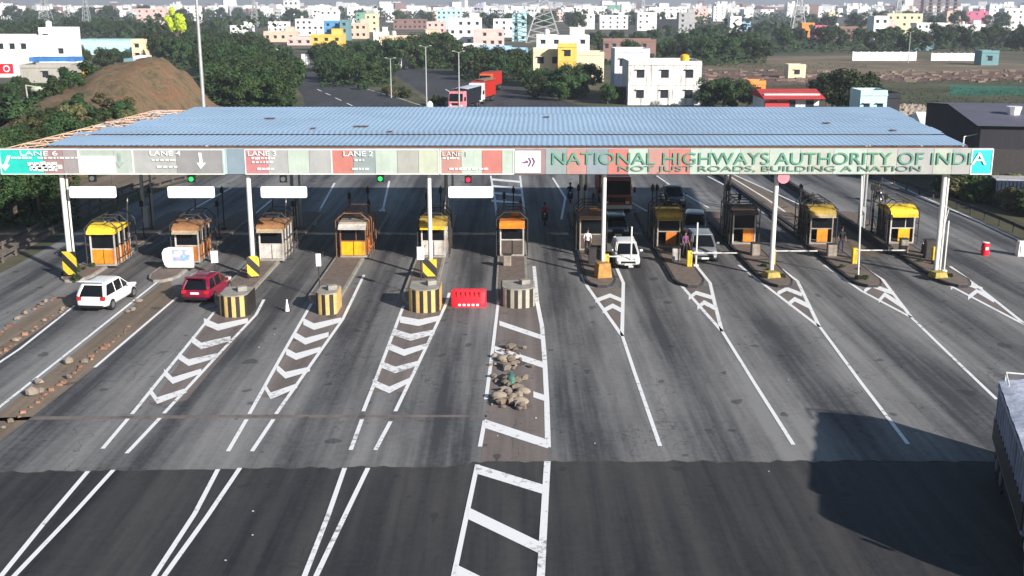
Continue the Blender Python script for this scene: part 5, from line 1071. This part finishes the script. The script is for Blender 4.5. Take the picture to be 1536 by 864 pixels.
# far town: five house types copied
protos = []
for k, (w, dpt, h, c) in enumerate(((12, 9, 9, 'w'), (9, 9, 12, 'w'), (15, 10, 8, 'cream'), (10, 9, 10, 'pink'), (11, 9, 13, 'w'), (14, 9, 9, 'w'), (10, 10, 8, 'salmon'), (16, 12, 7, 'grey'), (9, 9, 11, 'violet'))):
    q = MB().box(0, 0, h / 2, w, dpt, h).box(w * .25, 1, h + 1.2, w * .35, 3, 2.4)
    for f in range(1, int(h / 3.2) + 1): q.box(-w * .18, -dpt / 2 - .5, f * 3.2 - .4, w * .4, 1.0, .18).box(-w * .18, -dpt / 2 - .97, f * 3.2 + .15, w * .4, .06, .8) if f * 3.2 < h - 1 else None
    q.tube((-w * .3, 1, h), (-w * .3, 1, h + 1.7), .8, n=8).box(0, 0, h + .1, w + .4, dpt + .4, .2)
    o = bpy.data.meshes
    wi = MB()
    for f in range(int(h / 3.2)):
        for j in range(3): wi.box(-w / 2 + w * (j + .5) / 3, -dpt / 2 - .02, 1.9 + f * 3.2, 1.5, .1, 1.3); wi.box(-w / 2 - .02, -dpt / 2 + dpt * (j + .5) / 3, 1.9 + f * 3.2, .1, 1.3, 1.3)
    protos.append((q.mesh('wall', 'wall_' + c), wi.mesh('window_set', 'window_dark'), ['white boxy', 'tall white', 'cream', 'pink', 'tallest white', 'wide white', 'salmon', 'grey', 'pale violet'][k]))
rs = random.Random(5); used = 0
for k in range(250):
    u = rs.random(); yy = 14 + 20 * u ** 1.4; xx = rs.uniform(-30, 1570)
    if yy > 26 and (xx < 380 or 1000 < xx < 1200): yy = 15 + (yy - 15) * .45
    d = gy(yy); wq, wi, nm = rs.choice(protos + [protos[0], protos[1], protos[4], protos[5]] * 2)
    t = thing('house', nm + ' house of the distant town', 'house', (X(xx, d), d, 0), rs.uniform(-.5, .5), nm + ' houses of the distant town'); s = rs.uniform(.8, 1.35); t.scale = (s, s, s * rs.uniform(.8, 1.3))
    o = bpy.data.objects.new('wall', wq); COL.objects.link(o); o.parent = t
    if d < 1500: o = bpy.data.objects.new('windows', wi); COL.objects.link(o); o.parent = t
q = MB(); q2 = MB()
for k in range(2600):
    d = 1500 + 4300 * rs.random(); xx = X(rs.uniform(-60, 1600), d); w = rs.uniform(9, 24); h = rs.uniform(7, 16) * (1 + .6 * (rs.random() < .08)); (q if rs.random() < .75 else q2).box(xx, d, h / 2, w, w * .8, h, rs.uniform(-.6, .6), taper=.999)
o = q.build('distant_town', 'wall_w'); tag(o, 'pale hazy mass of the town along the horizon', 'town', None, 'stuff'); o = q2.build('distant_town', 'wall_brown'); tag(o, 'darker roofs in the hazy town along the horizon', 'town', None, 'stuff')
q = MB()
for k in range(1400):
    d = rs.uniform(450, 3800) ** 1.0; xx = X(rs.uniform(-60, 1600), d); s = rs.uniform(4, 9)
    pxx = CX + xx / d * F
    if d < 900 and not (pxx < 420 or 1000 < pxx < 1200): continue
    for j in range(34):
        u_ = rs.uniform(0, 6.28); r_ = s * 1.5 * rs.random() ** .5; z_ = s * (1.35 - .5 * (r_ / s / 1.5) ** 2) * rs.uniform(.15, 1)
        c_ = Vector((xx + r_ * math.cos(u_), d + r_ * math.sin(u_) * .8, z_)); a_ = rs.uniform(0, 6.28); L_2 = s * rs.uniform(.12, .26)
        t_ = Vector((math.cos(a_), math.sin(a_), rs.uniform(-.6, .6))) * L_2; b_ = Vector((-math.sin(a_) * .6, math.cos(a_) * .6, rs.uniform(.2, 1))) * L_2
        q.add([c_ - t_, c_ - b_, c_ + t_, c_ + b_], [(0, 1, 2, 3)])
o = q.build('far_woods', 'leaf_dark'); tag(o, 'dark far off tree belts between the town quarters', 'woods', None, 'stuff')

# rubble field low walls (debris rows on the right)
mat('debris', (.22, .165, .135), .9, .5, 1, rnd=.2)
q = MB()
for k in range(260):
    a, b = rs.uniform(1052, 1600), rs.uniform(106, 124); p = P(a, b); q.box(p.x, p.y, .2, rs.uniform(.4, 2.2), rs.uniform(.2, .7), rs.uniform(.1, .55), rs.uniform(-.5, .5))
o = q.build('brick_debris', 'debris'); tag(o, 'scattered brick debris across the field on the right', 'debris', None, 'stuff')
q = MB()
for k in range(260):
    a = rs.uniform(1340, 1440); b = 165 + rs.uniform(0, 14) + (a - 1340) * .05; p = P(a, b); q.ball((p.x, p.y, .3), rs.uniform(.4, 1.1), .6, rs.uniform(.3, 1.0), 6, 3, jit=.3)
o = q.build('rubble_heap', 'stone_pale'); tag(o, 'pale rubble spread between the roof end and the dark warehouse', 'rubble', None, 'stuff')

# ---------------------------------------------------------------- poles, masts, pylons
def mast(x, d, h, label, r=.14, arm=True, y_off=0, m='galv'):
    t = thing('street_lamp', label, 'street lamp', (x, d, 0), 0, 'street lamps'); MB().tube((0, 0, 0), (0, 0, h), r, r * .55, n=8).build('pole', m, t, smooth=50)
    if arm:
        for s in (-1, 1): MB().tube((0, 0, h - .1), (s * .7, 0, h + .15), .04, n=5).build('arm', m, t); MB().box(s * .8, 0, h + .15, .4, .2, .1).build('lamp_head', 'pale_panel', t)
mast(X(312, 112), 112, 18.5, 'tall grey mast rising behind the left part of the roof', .24)
mast(X(587, 205), 205, Z(88, 205), 'street lamp on the far median, left of three', .13); mast(X(640, 185), 185, Z(70, 185), 'street lamp on the far median, middle of three'); mast(X(689, 172), 172, Z(78, 172), 'street lamp on the far median right of three, before the trailer'); mast(X(435, 292), 292, Z(62, 292), 'distant street lamp between the two white road signs'); mast(X(1362, 330), 330, Z(48, 330), 'lamp post behind the compound wall')
t = thing('street_lamp', 'lamp post with a broad pale head on the slope left of the mound', 'street lamp', (X(49, 150), 150, 0)); zt = Z(128, 150); MB().tube((0, 0, 0), (-.3, 0, zt), .16, .1, n=7).build('pole', 'wall_stone', t); MB().ball((1.3, 0, zt - .5), 1.0, .5, .4, 10, 6).tube((-.3, 0, zt), (2.6, 0, zt - .4), .08).build('lamp_head', 'panel_pyel', t)
t = thing('street_lamp', 'small lamp on an arm before the dark warehouse', 'street lamp', (X(1497, 100), 100, 0)); zt = Z(218, 100); MB().tube((0, 0, 0), (0, 0, zt), .07, n=6).build('pole', 'dark_steel', t); MB().box(-.2, 0, zt, .55, .3, .2).build('lamp_head', 'blank_white', t)
t = thing('street_lamp', 'thin lamp arm over the right corner of the roof', 'street lamp', (X(1438, 100), 100, 0)); zt = Z(205, 100); MB().tube((0, 0, 0), (0, 0, zt), .07, n=6).tube((0, 0, zt), (2.0, 0, zt + .4), .05, n=6).build('pole', 'pole_white', t); MB().box(2.0, 0, zt + .4, .5, .2, .1).build('lamp_head', 'pole_white', t)
for (a, b, w, h, lab) in ((415, 96, 17, 13, 'white road sign board far left of the outbound road'), (459, 106, 12, 16, 'white road sign beside the outbound road, nearer and right of the other')):
    d = gy(b); k = d * .96 / F; t = thing('road_sign', lab, 'road sign', (X(a, d), d, 0), 0, 'white road signs by the outbound road'); zt = Z(b - 20 if a < 430 else b - 22, d)
    MB().box(0, 0, zt - h * k / 2 + .5, w * k, .15, h * k).build('board', 'blank_white', t); MB().tube((-w * k * .35, .1, 0), (-w * k * .35, .1, zt), .1, n=6).tube((w * k * .35, .1, 0), (w * k * .35, .1, zt), .1, n=6).build('post', 'galv', t)
    MB().box(0, -.09, zt - h * k / 2 + .5, w * k * .06, .02, h * k).box(0, -.095, zt - h * k / 2 + .5, w * k, .02, h * k * .06).build('divider', 'galv', t)
o = MB().ball((0, 0, .8), .5, .2, .7, 12, 6).tube((0, 0, 0), (0, 0, .3), .1).build('round_marker', 'blank_white', None, (X(645, 180), 180, 0)); tag(o, 'white rounded marker on the median nose beside the lamp', 'marker')
def pylon(x, d, h, w, label, arms=((.95, .5), (.82, .7), (.7, .55)), m='galv'):
    t = thing('pylon', label, 'pylon', (x, d, 0), 0, 'transmission pylons on the horizon'); q = MB(); r = .14 + d / 6000
    def c(z): k = max(.12, 1 - z / h * 1.15); return w / 2 * k
    n = 10
    for i in range(n):
        z0, z1 = h * i / n, h * (i + 1) / n; a, b = c(z0), c(z1)
        for sx in (-1, 1):
            for sy in (-1, 1): q.tube((sx * a, sy * a, z0), (sx * b, sy * b, z1), r, n=4)
        for sx in (-1, 1): q.tube((sx * a, -a, z0), (-sx * b, -b, z1), r * .6, n=4); q.tube((sx * a, a, z0), (-sx * b, b, z1), r * .6, n=4)
    q.build('tower', m, t)
    for f, l in arms:
        for s in (-1, 1): MB().tube((0, 0, h * f), (s * w * l, 0, h * f - .4), r * .9, n=4).tube((0, 0, h * f + 1.5), (s * w * l, 0, h * f - .3), r * .6, n=4).build('cross_arm', m, t)
pylon(X(815, 520), 520, 27, 16, 'wide lattice pylon on the horizon above the middle of the town', ((.62, 1.25), (.78, 1.0), (.95, .6)))
pylon(X(1196, 700), 700, 32, 9, 'slim pylon on the horizon right of the middle'); pylon(X(1345, 800), 800, 34, 6, 'thin mast on the horizon at the right'); pylon(X(70, 900), 900, 34, 10, 'hazy pylon on the horizon near the left edge'); pylon(X(131, 900), 900, 34, 6, 'hazy thin mast right of the leftmost pylon'); pylon(X(383, 900), 900, 30, 6, 'hazy thin mast right of the tall street lamp'); pylon(X(964, 900), 900, 30, 6, 'hazy thin mast above the long white hall')
d = 1400; t = thing('water_tower', 'dark skeletal building frame on the horizon at the right', 'building', (X(1407, d), d, 0)); q = MB()
for i in range(5):
    for j in range(6): q.box(-20 + i * 10, 0, j * 4 + 2, 1.4, 10, 4)
for j in range(7): q.box(0, 0, j * 4, 44, 12, .9)
q.build('frame', 'wall_brown', t)

# ---------------------------------------------------------------- haze
hm = bpy.data.materials.new('haze'); hm.use_nodes = True; n = hm.node_tree; n.nodes.remove(n.nodes['Principled BSDF'])
pv = n.nodes.new('ShaderNodeVolumePrincipled'); pv.inputs['Color'].default_value = (.76, .83, .97, 1); pv.inputs['Density'].default_value = .00030; pv.inputs['Anisotropy'].default_value = .2
n.links.new(pv.outputs[0], n.nodes['Material Output'].inputs['Volume']); MC['haze'] = hm
o = MB().box(0, 3000 - 35, 30.5, 9000, 6400, 63).build('haze', 'haze'); o['kind'] = 'stuff'; o['label'] = 'thin pale haze in the air over the whole scene'; o['category'] = 'haze'
